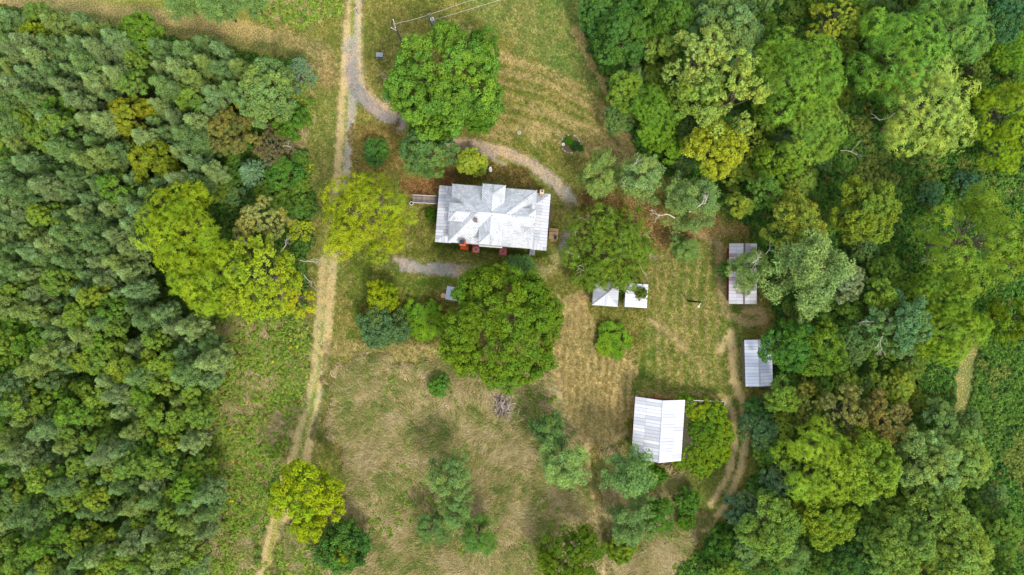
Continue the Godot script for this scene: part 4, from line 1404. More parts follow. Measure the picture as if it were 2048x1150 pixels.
# ------------------------------------------------------------------ trees, grass and weeds
func grove(poly: Array, gap: float, pick: Callable, where: String, band: float, s: int, avoid := 0.78) -> void:
	var g := RandomNumberGenerator.new()
	g.seed = s
	var shape := pv(poly)
	var lo := Vector2(1e9, 1e9)
	var hi := -lo
	for p in shape:
		lo = lo.min(p)
		hi = hi.max(p)
	var pts: Array[Vector2] = []
	for i in 9000:
		var p := Vector2(g.randf_range(lo.x, hi.x), g.randf_range(lo.y, hi.y))
		if not Geometry2D.is_point_in_polygon(p, shape): continue
		var free := true
		for q in pts:
			if p.distance_squared_to(q) < gap * gap:
				free = false
				break
		if free:
			for q in placed:
				if p.distance_to(q[0]) < q[1] * avoid + gap * 0.3:
					free = false
					break
		if free: pts.append(p)
	var rows := {}
	for p in pts:
		var k := int((p.y - lo.y) / band)
		if not rows.has(k): rows[k] = []
		rows[k].append(p)
	var keys := rows.keys()
	keys.sort()
	var added := []
	for r in keys.size():
		var row: Array = rows[keys[r]]
		row.sort_custom(func(x: Vector2, y: Vector2) -> bool: return x.x < y.x)
		for c in row.size():
			added.append([row[c], r, c])
	for e in added:
		var p: Vector2 = e[0]
		var k: Array = pick.call(p, g)          # kind, tint, what, name, radius, stretch
		tree(p.x, p.y, k[4], k[0], k[1], "%s, %s from left in the %s row of %s" % [k[2], ordinal(e[2]), ordinal(e[1]), where], where, k[5], k[3])

func make_trees() -> void:
	var ash := tone(176, 180, 42)
	var lime := tone(184, 204, 52)
	var green := tone(140, 172, 66)
	var mid := tone(112, 150, 54)
	var deep := tone(84, 120, 52)
	var blue := tone(116, 154, 108)
	var pale := tone(160, 190, 136)
	var olive := tone(160, 154, 82)
	var o: Node3D
	# round the house
	o = tree(893, 158, 114, "home", tone(124, 162, 62), "biggest tree north of the house, broad mid green billowing crown", "", 1.0, "shade_tree")
	dead(o, 805, 168, 7.5, Vector3(-0.9, 0.25, -0.2), 2.4, 0.09, 5)
	dead(o, 800, 205, 6.0, Vector3(-1, 0.2, 0.1), 1.8, 0.07, 6)
	tree(812, 180, 48, "leaf", tone(122, 168, 72), "green side tree leaning out west of the biggest tree", "", 0.75, "shade_tree")
	tree(868, 225, 62, "leaf", tone(102, 140, 46), "darker green tree at the south foot of the biggest tree", "", 0.8, "shade_tree")
	tree(962, 105, 46, "leaf", tone(104, 142, 52), "dark green tree at the east shoulder of the biggest tree", "", 0.85, "shade_tree")
	tree(955, 235, 34, "bush", tone(112, 156, 50), "low green bush peeping out south east of the biggest tree", "", 0.9, "bush")
	tree(850, 304, 54, "leaf", tone(112, 146, 84), "dark glossy magnolia between the big tree and the house", "", 0.8, "magnolia_tree", 2)
	tree(752, 303, 26, "bush", tone(92, 136, 66), "small dark round shrub standing alone west of the magnolia", "", 0.6, "shrub")
	tree(945, 328, 33, "leaf", tone(176, 190, 70), "small yellow green dogwood just behind the farmhouse", "", 0.45, "dogwood_tree")
	tree(730, 432, 97, "feather", tone(158, 168, 38), "yellow green feathery tree between the lane and the house", "", 0.85, "locust_tree", 4)
	tree(865, 430, 14, "shrub", tone(78, 112, 32), "dark green boxwood hard against the west porch", "", 1.0, "boxwood")
	o = tree(1001, 654, 124, "hickory", tone(114, 142, 42), "broad round dark and yellow green hickory in front of the house", "", 0.9, "hickory_tree")
	tree(1040, 545, 36, "feather", tone(112, 156, 88), "blue green sapling with long compound leaves on top of the hickory", "", 0.6, "walnut_tree")
	tree(970, 556, 32, "leaf", tone(108, 142, 48), "small green tree at the north west edge of the hickory", "", 0.6, "young_tree")
	tree(764, 596, 34, "bush", tone(166, 178, 38), "yellow green bush growing out of the dark holly", "", 0.95, "bush", 1)
	tree(764, 650, 46, "bush", tone(104, 132, 84), "dark round holly with grey green leaves south of the drive", "", 0.85, "holly_bush", 2)
	tree(845, 640, 41, "bush", tone(116, 152, 44), "low round light green shrub between the holly and the hickory", "", 0.34, "shrub", 3)
	tree(878, 772, 21, "bush", tone(112, 162, 66), "lone green sapling in the dry grass west of the brush pile", "", 0.9, "sapling")
	o = tree(1222, 498, 92, "willow", tone(118, 142, 50), "spreading willow with bare grey twigs over the two small sheds", "", 1.0, "willow_tree")
	for k in 11: dead(o, 1222 + 66 * cos(k * 0.57), 498 + 52 * sin(k * 0.57), 6.6, Vector3(cos(k * 0.57 + 0.6), 0.25, sin(k * 0.57 + 0.6)), 1.8, 0.05, 60 + k)
	tree(1180, 545, 42, "willow", tone(128, 152, 56), "lower willow clump at the west side of the pyramid roofed shed", "", 1.0, "willow_tree")
	tree(1282, 586, 14, "bush", tone(136, 158, 60), "small leafy bough hanging onto the flat shed roof", "", 1.9, "bush")
	tree(1246, 588, 9, "shrub", tone(118, 150, 44), "narrow green shrub between the two small sheds", "", 1.6, "shrub")
	tree(1226, 680, 37, "bush", tone(116, 150, 42), "low round bright green shrub on the stubble south of small sheds", "", 0.28, "shrub")
	# old pines in the yard
	o = tree(1200, 352, 54, "plate", tone(150, 178, 106), "open pale pine west of the pair north of the yard", "", 0.9, "old_pine", 0)
	dead(o, 1243, 362, 9.5, Vector3(0.3, 0.5, 0.4), 1.2, 0.06, 71)
	o = tree(1285, 352, 58, "plate", tone(152, 184, 122), "pale green pine with a bare twig fork, second along the yard", "", 0.95, "old_pine", 1)
	dead(o, 1264, 333, 10, Vector3(0.6, 0.5, -0.5), 1.3, 0.06, 72)
	o = tree(1392, 400, 70, "plate", tone(136, 170, 112), "big pale pine with white dead snags north of the yard", "", 0.9, "old_pine", 2)
	dead(o, 1378, 424, 10.5, Vector3(0.6, 0.5, -0.4), 2.9, 0.17, 73, 4)
	dead(o, 1350, 436, 8.5, Vector3(-0.8, 0.3, -0.3), 2.4, 0.14, 74, 4)
	tree(1372, 498, 38, "plate", tone(130, 168, 104), "low pale green pine sapling south of the snagged pine", "", 0.55, "old_pine", 3)
	o = tree(1503, 536, 50, "plate", tone(142, 176, 110), "pale open pine with grey boughs lying over the red shed roof", "", 0.85, "old_pine", 4)
	for k in 4: dead(o, 1505 + 9 * k, 526 - 6 * k, 9.5, Vector3(cos(k * 1.7 + 0.4), 0.4, sin(k * 1.7 - 0.6)), 1.4, 0.07, 80 + k, 4)
	tree(1452, 540, 18, "bush", tone(96, 134, 66), "small dark green bush at the west wall of the red shed", "", 1.0, "bush")
	tree(1628, 538, 98, "plate", tone(148, 180, 118), "widest silvery green pine on the eastern wood edge", "", 1.0, "old_pine", 0)
	tree(1690, 560, 46, "sparse", tone(166, 180, 130), "pale grey leaved tree on the east flank of the widest pine", "", 0.9, "poplar_tree")
	tree(1586, 448, 62, "leaf", tone(158, 166, 66), "olive yellow round tree north of the widest silvery pine", "", 1.0, "broadleaf_tree", 3)
	tree(1590, 265, 38, "plate", tone(150, 186, 148), "small silvery pine beside the bright lime tree", "", 1.0, "old_pine", 1)
	# overgrown lean-to
	var vines := [[1374, 815, 27, 128, 160, 46], [1373, 852, 27, 116, 148, 44], [1366, 888, 27, 112, 144, 48], [1370, 914, 25, 126, 154, 44], [1392, 822, 30, 150, 168, 40], [1428, 830, 32, 128, 158, 44], [1446, 862, 28, 140, 166, 46], [1400, 862, 34, 104, 136, 44], [1376, 880, 26, 90, 124, 50], [1420, 890, 32, 128, 156, 44], [1388, 908, 30, 124, 152, 42], [1440, 905, 26, 142, 172, 42], [1412, 930, 24, 138, 164, 48], [1378, 840, 18, 132, 162, 44]]
	for k in vines.size():
		var v: Array = vines[k]
		tree(v[0] - 5, v[1], v[2] * 1.0, "bush", tone(v[3], v[4], v[5]), "leafy vine clump over the barn lean-to, %s counted from its north west corner" % ordinal(k), "vine clumps over the lean-to", 0.9, "vine_clump")
	# pines and bushes of the long grass
	tree(1128, 930, 68, "plate", tone(148, 188, 124), "large pale pine at the east edge of the long grass", "", 0.85, "field_pine", 3)
	tree(1098, 862, 44, "plate", tone(116, 154, 96), "darker pine adjoining the large pale pine on its north west", "", 0.95, "field_pine", 1)
	tree(898, 958, 57, "plate", tone(144, 178, 116), "pale pine standing in the middle of the long grass", "", 1.05, "field_pine", 2)
	tree(912, 1024, 46, "plate", tone(132, 170, 108), "second pale pine just below the middle one in the grass", "", 0.9, "field_pine", 4)
	tree(862, 1056, 42, "plate", tone(116, 154, 96), "low bluish pine with yellow weeds at its foot in the grass", "", 0.8, "field_pine", 0)
	tree(956, 1076, 48, "plate", tone(112, 156, 84), "low green pine furthest south east in the grass group", "", 0.8, "field_pine", 2)
	tree(1142, 1108, 68, "leaf", tone(94, 118, 36), "dark green bush tree at the bottom edge beside the south track", "", 0.6, "broadleaf_tree", 1)
	tree(1268, 958, 52, "pine", tone(122, 158, 96), "dark green pine just south of the barn roof", "", 0.75, "field_pine", 2)
	tree(1300, 950, 30, "bush", tone(96, 138, 44), "green bush on the east side of the pine south of barn", "", 1.0, "bush")
	tree(1262, 1050, 58, "plate", tone(126, 162, 106), "wide grey green pine below the pine south of the barn", "", 0.85, "field_pine", 0)
	tree(1312, 1030, 36, "leaf", tone(92, 134, 52), "dark green leafy tree tucked behind the wide grey green pine", "", 0.7, "broadleaf_tree")
	tree(1240, 1095, 30, "bush", tone(140, 162, 52), "yellow green bush at the foot of the wide grey green pine", "", 1.0, "bush")
	tree(1374, 1000, 26, "bush", tone(100, 144, 58), "slim green sapling in the grass east of the pines", "", 1.1, "sapling")
	tree(1370, 1040, 20, "bush", tone(94, 130, 44), "small dark bush just south of the slim green sapling", "", 0.7, "bush")
	# along the lane
	tree(612, 998, 74, "leaf", tone(166, 182, 38), "round lime yellow tree over the lane at the bottom", "", 0.9, "maple_tree", 0)
	tree(686, 1092, 52, "bush", tone(96, 136, 62), "dark green thicket with yellow top south east of lime tree", "", 1.0, "bush", 1)
	tree(690, 1102, 30, "bush", tone(166, 180, 44), "yellow green bush in the middle of the dark thicket", "", 1.75, "bush", 2)
	tree(648, 1110, 22, "bush", tone(116, 154, 108), "bluish bush on the west side of the dark thicket", "", 1.0, "bush")
	tree(368, 458, 92, "feather", tone(150, 170, 42), "large yellow green feathery tree at the plantation edge", "", 1.0, "locust_tree", 2)
	tree(420, 556, 84, "feather", tone(150, 172, 44), "lower yellow green feathery tree below the large one", "", 0.9, "locust_tree", 3)
	o = tree(520, 442, 54, "sparse", tone(188, 182, 104), "tan olive sparse tree between yellow trees and the lane", "", 0.8, "broadleaf_tree", 1)
	o = tree(524, 556, 90, "sparse", tone(170, 186, 50), "bright yellow sparse tree with bare grey boughs by the lane", "", 0.75, "walnut_tree", 2)
	for k in [[512, 500, Vector3(-0.8, 0.3, -0.7), 91], [560, 505, Vector3(0.6, 0.3, -0.6), 92], [600, 520, Vector3(1, 0.1, 0.12), 93], [556, 560, Vector3(0.3, 0.3, 1), 94], [608, 550, Vector3(0.6, 0.1, 0.6), 95], [500, 530, Vector3(-1, 0.2, 0.2), 96]]:
		dead(o, k[0], k[1], 9.0, k[2], 2.4, 0.07, k[3])
	tree(592, 596, 40, "sparse", tone(206, 206, 46), "yellowest sparse little tree right beside the lane", "", 0.6, "walnut_tree", 3)
	tree(600, 462, 26, "sparse", tone(190, 200, 56), "small yellow green tree reaching over the lane edge", "", 0.6, "walnut_tree", 0)
	tree(284, 66, 44, "leaf", tone(122, 160, 60), "round bright green tree at the top edge of the plantation", "", 0.85, "broadleaf_tree", 4)
	tree(540, 182, 66, "leaf", tone(134, 160, 92), "broad grey green tree at the corner of the lanes", "", 0.75, "broadleaf_tree", 5)
	tree(598, 152, 34, "sparse", tone(132, 160, 124), "silvery shrub tree nearest the corner of the two lanes", "", 0.6, "broadleaf_tree")
	tree(482, 208, 13, "bush", tone(206, 196, 50), "tiny bright yellow bush west of the corner tree", "", 2.4, "bush")
	o = tree(456, 256, 56, "sparse", tone(150, 142, 78), "brownish olive sparse tree beside the plantation pines", "", 0.8, "broadleaf_tree", 3)
	tree(458, 260, 44, "leaf", tone(138, 138, 74), "brown green inner crown under the brownish olive tree", "", 0.72, "broadleaf_tree", 3)
	o = tree(546, 292, 42, "sparse", tone(132, 118, 84), "thin brown half dead tree near the lane", "", 0.5, "broadleaf_tree", 0)
	dead(o, 566, 292, 6.0, Vector3(1, 0.2, 0.1), 1.6, 0.06, 97)
	tree(500, 344, 42, "spruce", tone(140, 172, 128), "pale radial spruce in the weeds by the lane", "", 0.8, "spruce_tree")
	tree(568, 348, 36, "bush", tone(96, 140, 56), "dark green bush east of the pale spruce", "", 0.8, "bush")
	tree(580, 246, 36, "bush", tone(108, 148, 54), "green bush below the corner tree along the lane", "", 0.9, "bush")
	tree(264, 236, 48, "leaf", tone(164, 166, 52), "yellow olive tree among the plantation pines, upper of two", "", 0.95, "broadleaf_tree", 0)
	tree(312, 320, 50, "leaf", tone(146, 158, 50), "yellow olive tree among the plantation pines, lower of two", "", 0.95, "broadleaf_tree", 2)
	tree(76, 72, 23, "gum", tone(172, 190, 58), "small yellow crown near the top of the plantation", "", 1.1, "gum_tree")
	for k in [[350, 2, 34, "west"], [424, 6, 42, "middle"], [492, 0, 34, "east"]]:
		tree(k[0], k[1] - 10, k[2], "pine", tone(128, 160, 96), "%s one of three pines on the top edge beyond the lane" % k[3], "pines beyond the top lane", 0.7, "pine_tree")
	# the eastern wood: the crowns one can tell apart
	var east := [
		[1250, 74, 68, "large", 92, 132, 62, 0.85, "dark green round tree at the wood corner by the north field"],
		[1200, 22, 42, "leaf", 96, 136, 66, 0.8, "smaller dark green tree at top corner of the wood by the field"],
		[1275, 152, 30, "plate", 138, 170, 132, 0.8, "small silvery crown on the wood edge by the field"],
		[1330, 36, 58, "leaf", 100, 138, 58, 1.0, "dark green tree behind the wood corner tree at top"],
		[1446, 62, 78, "large", 130, 158, 96, 0.95, "grey green large tree at the top middle of the wood"],
		[1396, 122, 72, "sparse", 188, 204, 104, 1.15, "pale yellow green sparse tree topmost of the bright group"],
		[1468, 196, 84, "sparse", 180, 200, 96, 1.15, "widest pale yellow green tree of the bright group"],
		[1398, 196, 54, "leaf", 168, 192, 82, 1.25, "pale green crown in the middle of the bright group"],
		[1430, 300, 58, "leaf", 184, 192, 62, 1.05, "brightest lime yellow tree at the south end of bright group"],
		[1308, 226, 58, "feather", 122, 160, 54, 0.85, "vivid green tree between the field edge and bright group"],
		[1330, 288, 40, "leaf", 124, 162, 50, 0.75, "green low tree south of the vivid green one"],
		[1596, 150, 92, "feather", 124, 160, 58, 1.0, "vivid green feathery tree east of the bright group"],
		[1668, 40, 50, "sparse", 182, 192, 70, 1.2, "yellow sparse tree near the top of the wood"],
		[1620, 250, 74, "feather", 132, 164, 64, 0.95, "green feathery tree below the vivid one in the wood"],
		[1560, 320, 46, "leaf", 132, 166, 58, 0.9, "green crown just south of the small silvery pine"],
		[1800, 110, 96, "feather", 124, 168, 66, 1.1, "large green star leaved tree in the north east wood"],
		[1890, 66, 88, "feather", 122, 160, 78, 1.1, "blue green star leaved tree at the top of the north east wood"],
		[1856, 218, 98, "feather", 176, 196, 92, 1.05, "pale yellow star leaved tree hanging over the weedy gap"],
		[1772, 150, 60, "feather", 120, 162, 60, 0.95, "mid green tree west of the pale star leaved tree"],
		[1984, 36, 56, "leaf", 88, 130, 82, 1.1, "dark bluish tree at the top right of the wood"],
		[2024, 100, 40, "feather", 128, 170, 54, 1.0, "green crown at the right picture edge under the bluish tree"],
		[2012, 218, 62, "feather", 150, 174, 44, 1.0, "yellow green tree at the right edge of the wood"],
		[2006, 300, 50, "feather", 144, 172, 42, 0.85, "lower yellow green tree at right edge above the meadow"],
		[1730, 420, 66, "leaf", 136, 156, 58, 0.95, "olive yellow tree in the middle of the eastern wood"],
		[1960, 480, 104, "feather", 130, 156, 52, 1.05, "widest yellow green tree on the right, over the dark gap"],
		[1890, 590, 62, "feather", 132, 166, 56, 1.0, "green tree just below the dark gap"],
		[1800, 646, 62, "leaf", 120, 156, 100, 1.0, "blue green tree with bare white twigs in the wood"],
		[1900, 660, 72, "feather", 134, 164, 50, 1.0, "yellow green tree east of the blue green one"],
		[2026, 640, 50, "leaf", 124, 152, 44, 1.0, "olive tree at right edge over the lower meadow"],
		[1584, 690, 56, "leaf", 88, 132, 56, 0.85, "dark green tree touching the pale shed roof"],
		[1640, 700, 56, "leaf", 112, 144, 52, 0.9, "green tree behind the dark one near the pale shed"],
		[1700, 690, 50, "sparse", 118, 148, 84, 0.9, "thin grey green tree in the wood east of the pale shed"],
		[1610, 806, 48, "sparse", 140, 142, 66, 0.75, "thin olive tree south of the pale shed"],
		[1690, 828, 60, "sparse", 150, 148, 84, 0.9, "brownish turning tree, western of the brown pair"],
		[1768, 842, 58, "sparse", 158, 142, 80, 0.9, "orange brown turning tree, eastern of the brown pair"],
		[1640, 930, 82, "feather", 150, 178, 56, 1.0, "bright yellow green tree, largest in the south east wood"],
		[1728, 936, 74, "large", 148, 178, 64, 1.1, "bright green billowing tree east of the largest one"],
		[1650, 1030, 62, "leaf", 138, 160, 52, 0.95, "olive yellow tree below the largest south east tree"],
		[1840, 924, 72, "large", 156, 182, 104, 1.05, "soft green tree in the south east wood"],
		[1926, 922, 62, "large", 152, 180, 92, 1.0, "green tree on the meadow side of the south east wood"],
		[1872, 1010, 62, "leaf", 138, 166, 80, 1.05, "mid green tree in the south east wood"],
		[1800, 1080, 72, "large", 138, 168, 80, 1.1, "large green tree near the bottom of south east wood"],
		[1920, 1096, 72, "large", 154, 180, 84, 1.1, "large light green tree at the bottom right"],
		[1538, 1052, 62, "leaf", 132, 164, 76, 0.9, "green tree near the bottom track on the wood edge"],
		[1482, 1016, 36, "bush", 112, 142, 104, 1.0, "bluish bush at the bend of the farm track"],
		[1560, 960, 40, "bush", 110, 140, 102, 1.1, "bluish bush on the west flank of the largest yellow tree"],
		[1518, 862, 36, "bush", 112, 146, 96, 1.1, "bluish bush where the farm track passes south of pale shed"],
		[1512, 820, 26, "bush", 92, 134, 72, 1.0, "dark bush nearest the pale shed on the track"],
		[1582, 1112, 50, "plate", 124, 158, 96, 0.9, "soft grey green crown at the bottom of the wood edge"],
		[1696, 1112, 46, "leaf", 84, 122, 62, 0.9, "dark tree at the bottom between green ones"],
		[1444, 1092, 36, "bush", 82, 120, 48, 1.0, "dark bush at the bottom beside the south grass"],
		[1736, 1010, 44, "leaf", 120, 152, 66, 0.95, "green tree between the bright and the soft green trees"],
		[1860, 385, 26, "bush", 96, 134, 90, 0.7, "bluish shrub on the edge of the dark gap"],
		[1935, 372, 28, "bush", 92, 132, 96, 0.7, "bluish weedy shrub north of the widest yellow green tree"],
	]
	for e in east:
		o = tree(e[0], e[1], e[2], e[3], tone(e[4], e[5], e[6]), e[8], "", e[7], "bush" if e[3] == "bush" else ("old_pine" if e[3] == "plate" else "broadleaf_tree"))
		if e[0] == 1800 and e[1] == 646:
			dead(o, 1766, 672, 10, Vector3(-0.5, 0.4, 0.7), 1.8, 0.08, 101, 4)
			dead(o, 1762, 642, 9, Vector3(-1, 0.1, 0), 2.2, 0.12, 102, 2)
		if e[0] == 1960 and e[1] == 480:
			dead(o, 1905, 512, 6, Vector3(-1, -0.45, 0.25), 3.4, 0.2, 103, 2)
		if e[0] == 1856 and e[1] == 218:
			dead(o, 1790, 226, 7, Vector3(-1, -0.4, 0.45), 3.2, 0.17, 104, 1)
	# the plantation
	var nz := FastNoiseLite.new()
	nz.seed = 21
	nz.frequency = 0.006
	var pine_t := [tone(138, 168, 116), tone(128, 158, 98), tone(140, 160, 112), tone(154, 176, 116), tone(118, 146, 94), tone(146, 166, 96)]
	var pine_n := ["blue green pine", "dark green pine", "grey green pine", "pale pine", "deep green pine", "olive green pine"]
	var gum_t := [tone(138, 166, 68), tone(148, 168, 66), tone(118, 156, 60), tone(130, 160, 72)]
	var gum_n := ["green gum tree", "yellow green gum tree", "leafy green gum tree", "mossy green gum tree"]
	grove([-14, 26, 90, 20, 232, 46, 330, 78, 425, 84, 478, 112, 466, 200, 430, 300, 420, 372, 292, 392, 276, 600, 372, 640, 424, 668, 412, 800, 402, 920, 412, 1050, 384, 1166, -14, 1166], 31.5,
		func(p: Vector2, g: RandomNumberGenerator) -> Array:
			var share := clampf((p.y - 330) / 420.0, 0.0, 1.0) * 0.5 + 0.06 + nz.get_noise_2d(p.x, p.y) * 0.45
			if g.randf() < share:
				var i := g.randi() % 4
				return ["gum", gum_t[i], gum_n[i], "gum_tree", g.randf_range(20, 31), g.randf_range(0.8, 1.15)]
			var j := g.randi() % 6
			return ["pine", pine_t[j], pine_n[j], "pine_tree", g.randf_range(21, 33), g.randf_range(0.85, 1.2)], "the plantation", 44.0, 7, 0.72)
	# smaller trees that close the canopy of the eastern wood
	var low_t := [tone(108, 142, 62), tone(124, 154, 62), tone(140, 164, 72), tone(120, 150, 88), tone(150, 166, 66)]
	var low_n := ["dark green understorey tree", "green understorey tree", "light green understorey tree", "grey green understorey tree", "olive green understorey tree"]
	var under := func(p: Vector2, g: RandomNumberGenerator) -> Array:
		var i := g.randi() % 5
		return [["leaf", "leaf", "sparse", "gum"][g.randi() % 4], low_t[i], low_n[i], "understorey_tree", g.randf_range(26, 38), g.randf_range(0.65, 0.9)]
	grove([1180, -8, 1700, -8, 1690, 120, 1650, 320, 1560, 425, 1500, 436, 1440, 396, 1380, 330, 1300, 296, 1250, 190, 1190, 70], 48, under, "the north wood", 70, 8)
	grove([1720, -8, 2056, -8, 2056, 290, 1990, 310, 1900, 270, 1750, 190, 1712, 100], 48, under, "the north east wood", 70, 9)
	grove([1560, 380, 1690, 390, 1700, 470, 1800, 560, 1840, 620, 1880, 690, 1800, 780, 1700, 780, 1580, 790, 1556, 640], 48, under, "the middle wood", 70, 10)
	grove([1520, 800, 1640, 770, 1800, 780, 1950, 850, 2000, 1000, 2010, 1160, 1440, 1160, 1450, 1090, 1520, 1000, 1520, 900], 48, under, "the south east wood", 70, 11)
	grove([430, 300, 600, 310, 605, 440, 470, 400, 430, 390], 40, func(_p: Vector2, g: RandomNumberGenerator) -> Array: return ["bush", low_t[g.randi() % 4], "green thicket bush", "bush", g.randf_range(20, 28), g.randf_range(0.7, 0.9)], "the thicket by the lane", 60, 12)

func make_grass() -> void:
	var g := RandomNumberGenerator.new()
	g.seed = 99
	# a swath of long bent blades
	var m := mass(1)
	for i in 12:
		var p := Vector3(g.randf_range(-0.5, 0.2), 0, g.randf_range(-0.36, 0.36))
		var a := g.randfn() * 0.3
		var d := Vector3(cos(a), 0, sin(a))
		var h := g.randf_range(0.12, 0.42)
		var l := g.randf_range(0.5, 1.15)
		var w := Vector3(-d.z, 0.25, d.x) * g.randf_range(0.02, 0.046)
		var pts := [p, p + d * l * 0.25 + Vector3(0, h, 0), p + d * l * 0.65 + Vector3(0, h * 0.95, 0), p + d * l + Vector3(0, h * 0.55, 0)]
		var k := g.randf_range(0.42, 1.0)
		var c := Color(k, k, k) * Color(1, 1, 1).lerp(Color(0.74, 0.94, 0.58), g.randf() * g.randf())
		for j in 3:
			var q := m.v.size()
			var w1: Vector3 = w * (1.0 - 0.25 * j)
			var w2: Vector3 = w * (0.8 - 0.25 * j)
			m.v.append(pts[j] - w1); m.v.append(pts[j] + w1); m.v.append(pts[j + 1] + w2); m.v.append(pts[j + 1] - w2)
			for x in 4: m.c.append(c)
			for x in [0, 1, 2, 0, 2, 3]: m.ix.append(q + x)
	var swath := m.mesh()
	var flow := FastNoiseLite.new()
	flow.seed = 4
	flow.frequency = 0.022
	flow.fractal_octaves = 2
	var shade := FastNoiseLite.new()
	shade.seed = 8
	shade.frequency = 0.12
	shade.fractal_octaves = 3
	var straw := [tone(250, 226, 172), tone(236, 214, 150), tone(212, 188, 130), tone(198, 198, 116), tone(180, 190, 102), tone(148, 166, 84)]
	var xf := []
	var col := []
	for i in 330000:
		var p := Vector3(g.randf_range(X0, -X0), 0, g.randf_range(Z0, -Z0))
		var z := zone_at(p)
		if z != 2 and not (z == 3 and g.randf() < 0.55): continue
		var s := g.randf_range(0.75, 1.3)
		var ang := flow.get_noise_2d(p.x, p.z) * 4.5 - 0.7 + g.randfn() * 0.5
		xf.append(Transform3D(Basis(Vector3.UP, ang).scaled(Vector3(s, s * g.randf_range(0.7, 1.2), s)), p))
		var k := clampi(int(2.5 + g.randfn() * 0.9 - shade.get_noise_2d(p.x, p.z) * 5.0 - shade.get_noise_2d(p.x * 6.0, p.z * 6.0) * 4.0 + g.randf_range(-1.5, 1.5)), 0, 5)
		var lum := g.randf_range(0.7, 1.08)
		col.append(Color(straw[k].r * lum, straw[k].g * lum, straw[k].b * lum))
	var gm := mat(Color(1, 1, 1), 0.8, 0.2)
	gm.vertex_color_use_as_albedo = true
	gm.cull_mode = BaseMaterial3D.CULL_DISABLED
	gm.backlight_enabled = true
	gm.backlight = Color(0.35, 0.35, 0.25)
	scatter("long_grass", "long dry straw coloured grass lying in windblown swaths", "grass", swath, gm, xf, col)
	# leafy weeds
	m = mass(2)
	m.lobe(Vector3(0, 0.28, 0), Vector3(0.45, 0.3, 0.45), 46, 0.13, 0.085, 1.0, 0.0)
	var weed := m.mesh()
	var greens := [tone(140, 158, 70), tone(124, 150, 58), tone(114, 142, 60), tone(158, 166, 82), tone(160, 144, 90), tone(146, 120, 76)]
	xf = []
	col = []
	var xg := []
	var cg := []
	var xm := []
	var cm := []
	for i in 150000:
		var p := Vector3(g.randf_range(X0, -X0), 0, g.randf_range(Z0, -Z0))
		var z := zone_at(p)
		var n := shade.get_noise_2d(p.x * 0.7 + 40, p.z * 0.7)
		var s := g.randf_range(0.6, 1.2)
		var t := Transform3D(Basis(Vector3.UP, g.randf() * TAU).scaled(Vector3(s, s * g.randf_range(0.7, 1.3), s)), p)
		if z == 3 and g.randf() < 0.55 + n * 0.9:
			xf.append(t)
			xf.append(Transform3D(t.basis.rotated(Vector3.UP, 1.3), t.origin + Vector3(g.randf_range(-0.6, 0.6), 0, g.randf_range(-0.6, 0.6))))
			col.append(greens[g.randi() % 4])
			var c: Color = greens[clampi(int(1.5 + n * 4.0 + g.randf_range(-1.2, 1.2)), 0, 3)] if g.randf() < 0.93 else greens[4 + g.randi() % 2]
			if g.randf() < 0.006: c = tone(206, 190, 50)
			col.append(c)
		elif z == 2 and n > 0.28 and g.randf() < 0.16:
			xf.append(t)
			col.append(greens[g.randi() % 3])
		elif z == 0 and p.x > 0 and g.randf() < 0.75:
			var b := Transform3D(t.basis * 1.5, t.origin)
			xg.append(b)
			cg.append([tone(80, 120, 52), tone(92, 132, 58), tone(70, 108, 56), tone(106, 134, 62), tone(120, 110, 62)][clampi(int(g.randf() * 4.15), 0, 4)])
		elif z == 0 and p.x < 0 and g.randf() < 0.85:
			xg.append(Transform3D(t.basis * 1.4, t.origin))
			cg.append([tone(84, 118, 54), tone(96, 132, 60), tone(104, 122, 60)][g.randi() % 3])
		elif z == 5 and g.randf() < 0.75:
			xm.append(t)
			var mc: Color = [tone(96, 132, 60), tone(108, 142, 66), tone(88, 122, 60), tone(126, 140, 72)][clampi(int(2.0 + n * 5.0), 0, 3)]
			if g.randf() < 0.0012: mc = tone(226, 180, 50)
			cm.append(mc)
	var wm: StandardMaterial3D = leaf_mat(Color(1, 1, 1))
	scatter("weeds", "bright leafy weeds between the plantation and the lane", "weeds", weed, wm, xf, col)
	scatter("undergrowth", "dark leafy undergrowth on the floor of the woods", "undergrowth", weed, wm, xg, cg)
	scatter("meadow_weeds", "rank dark green weeds of the meadow on the east side", "weeds", weed, wm, xm, cm)
	# mown turf
	m = mass(3)
	for i in 7:
		var a := g.randf() * TAU
		var d := Vector3(cos(a), g.randf_range(0.4, 1.2), sin(a)).normalized()
		var k := g.randf_range(0.75, 1.0)
		m.leaf(Vector3(g.randf_range(-0.1, 0.1), 0.03, g.randf_range(-0.1, 0.1)) + d * 0.06, d.cross(Vector3(d.z, 0.1, -d.x)).normalized(), d, 0.11, 0.016, Color(k, k, k))
	var tuft := m.mesh()
	xf = []
	col = []
	for i in 190000:
		var p := Vector3(g.randf_range(-40, 44), 0, g.randf_range(Z0, 44))
		var z := zone_at(p)
		if z != 1 and not (z == 4 and g.randf() < 0.1): continue
		var s := g.randf_range(0.7, 1.5)
		xf.append(Transform3D(Basis(Vector3.UP, g.randf() * TAU).scaled(Vector3(s, s * g.randf_range(0.6, 1.3), s)), p))
		var c := map_color(p)
		var k := g.randf_range(0.8, 1.45)
		col.append(Color(c.r * k * 1.02, c.g * k, c.b * k))
	scatter("mown_grass", "short mown grass of the farmyard lawn and field", "grass", tuft, gm, xf, col)
	# leaves shed round the house
	m = mass(4)
	m.leaf(Vector3(0, 0.02, 0), Vector3(0.1, 1, 0.1).normalized(), Vector3.RIGHT, 0.07, 0.05, Color(1, 1, 1))
	var leaf := m.mesh()
	xf = []
	col = []
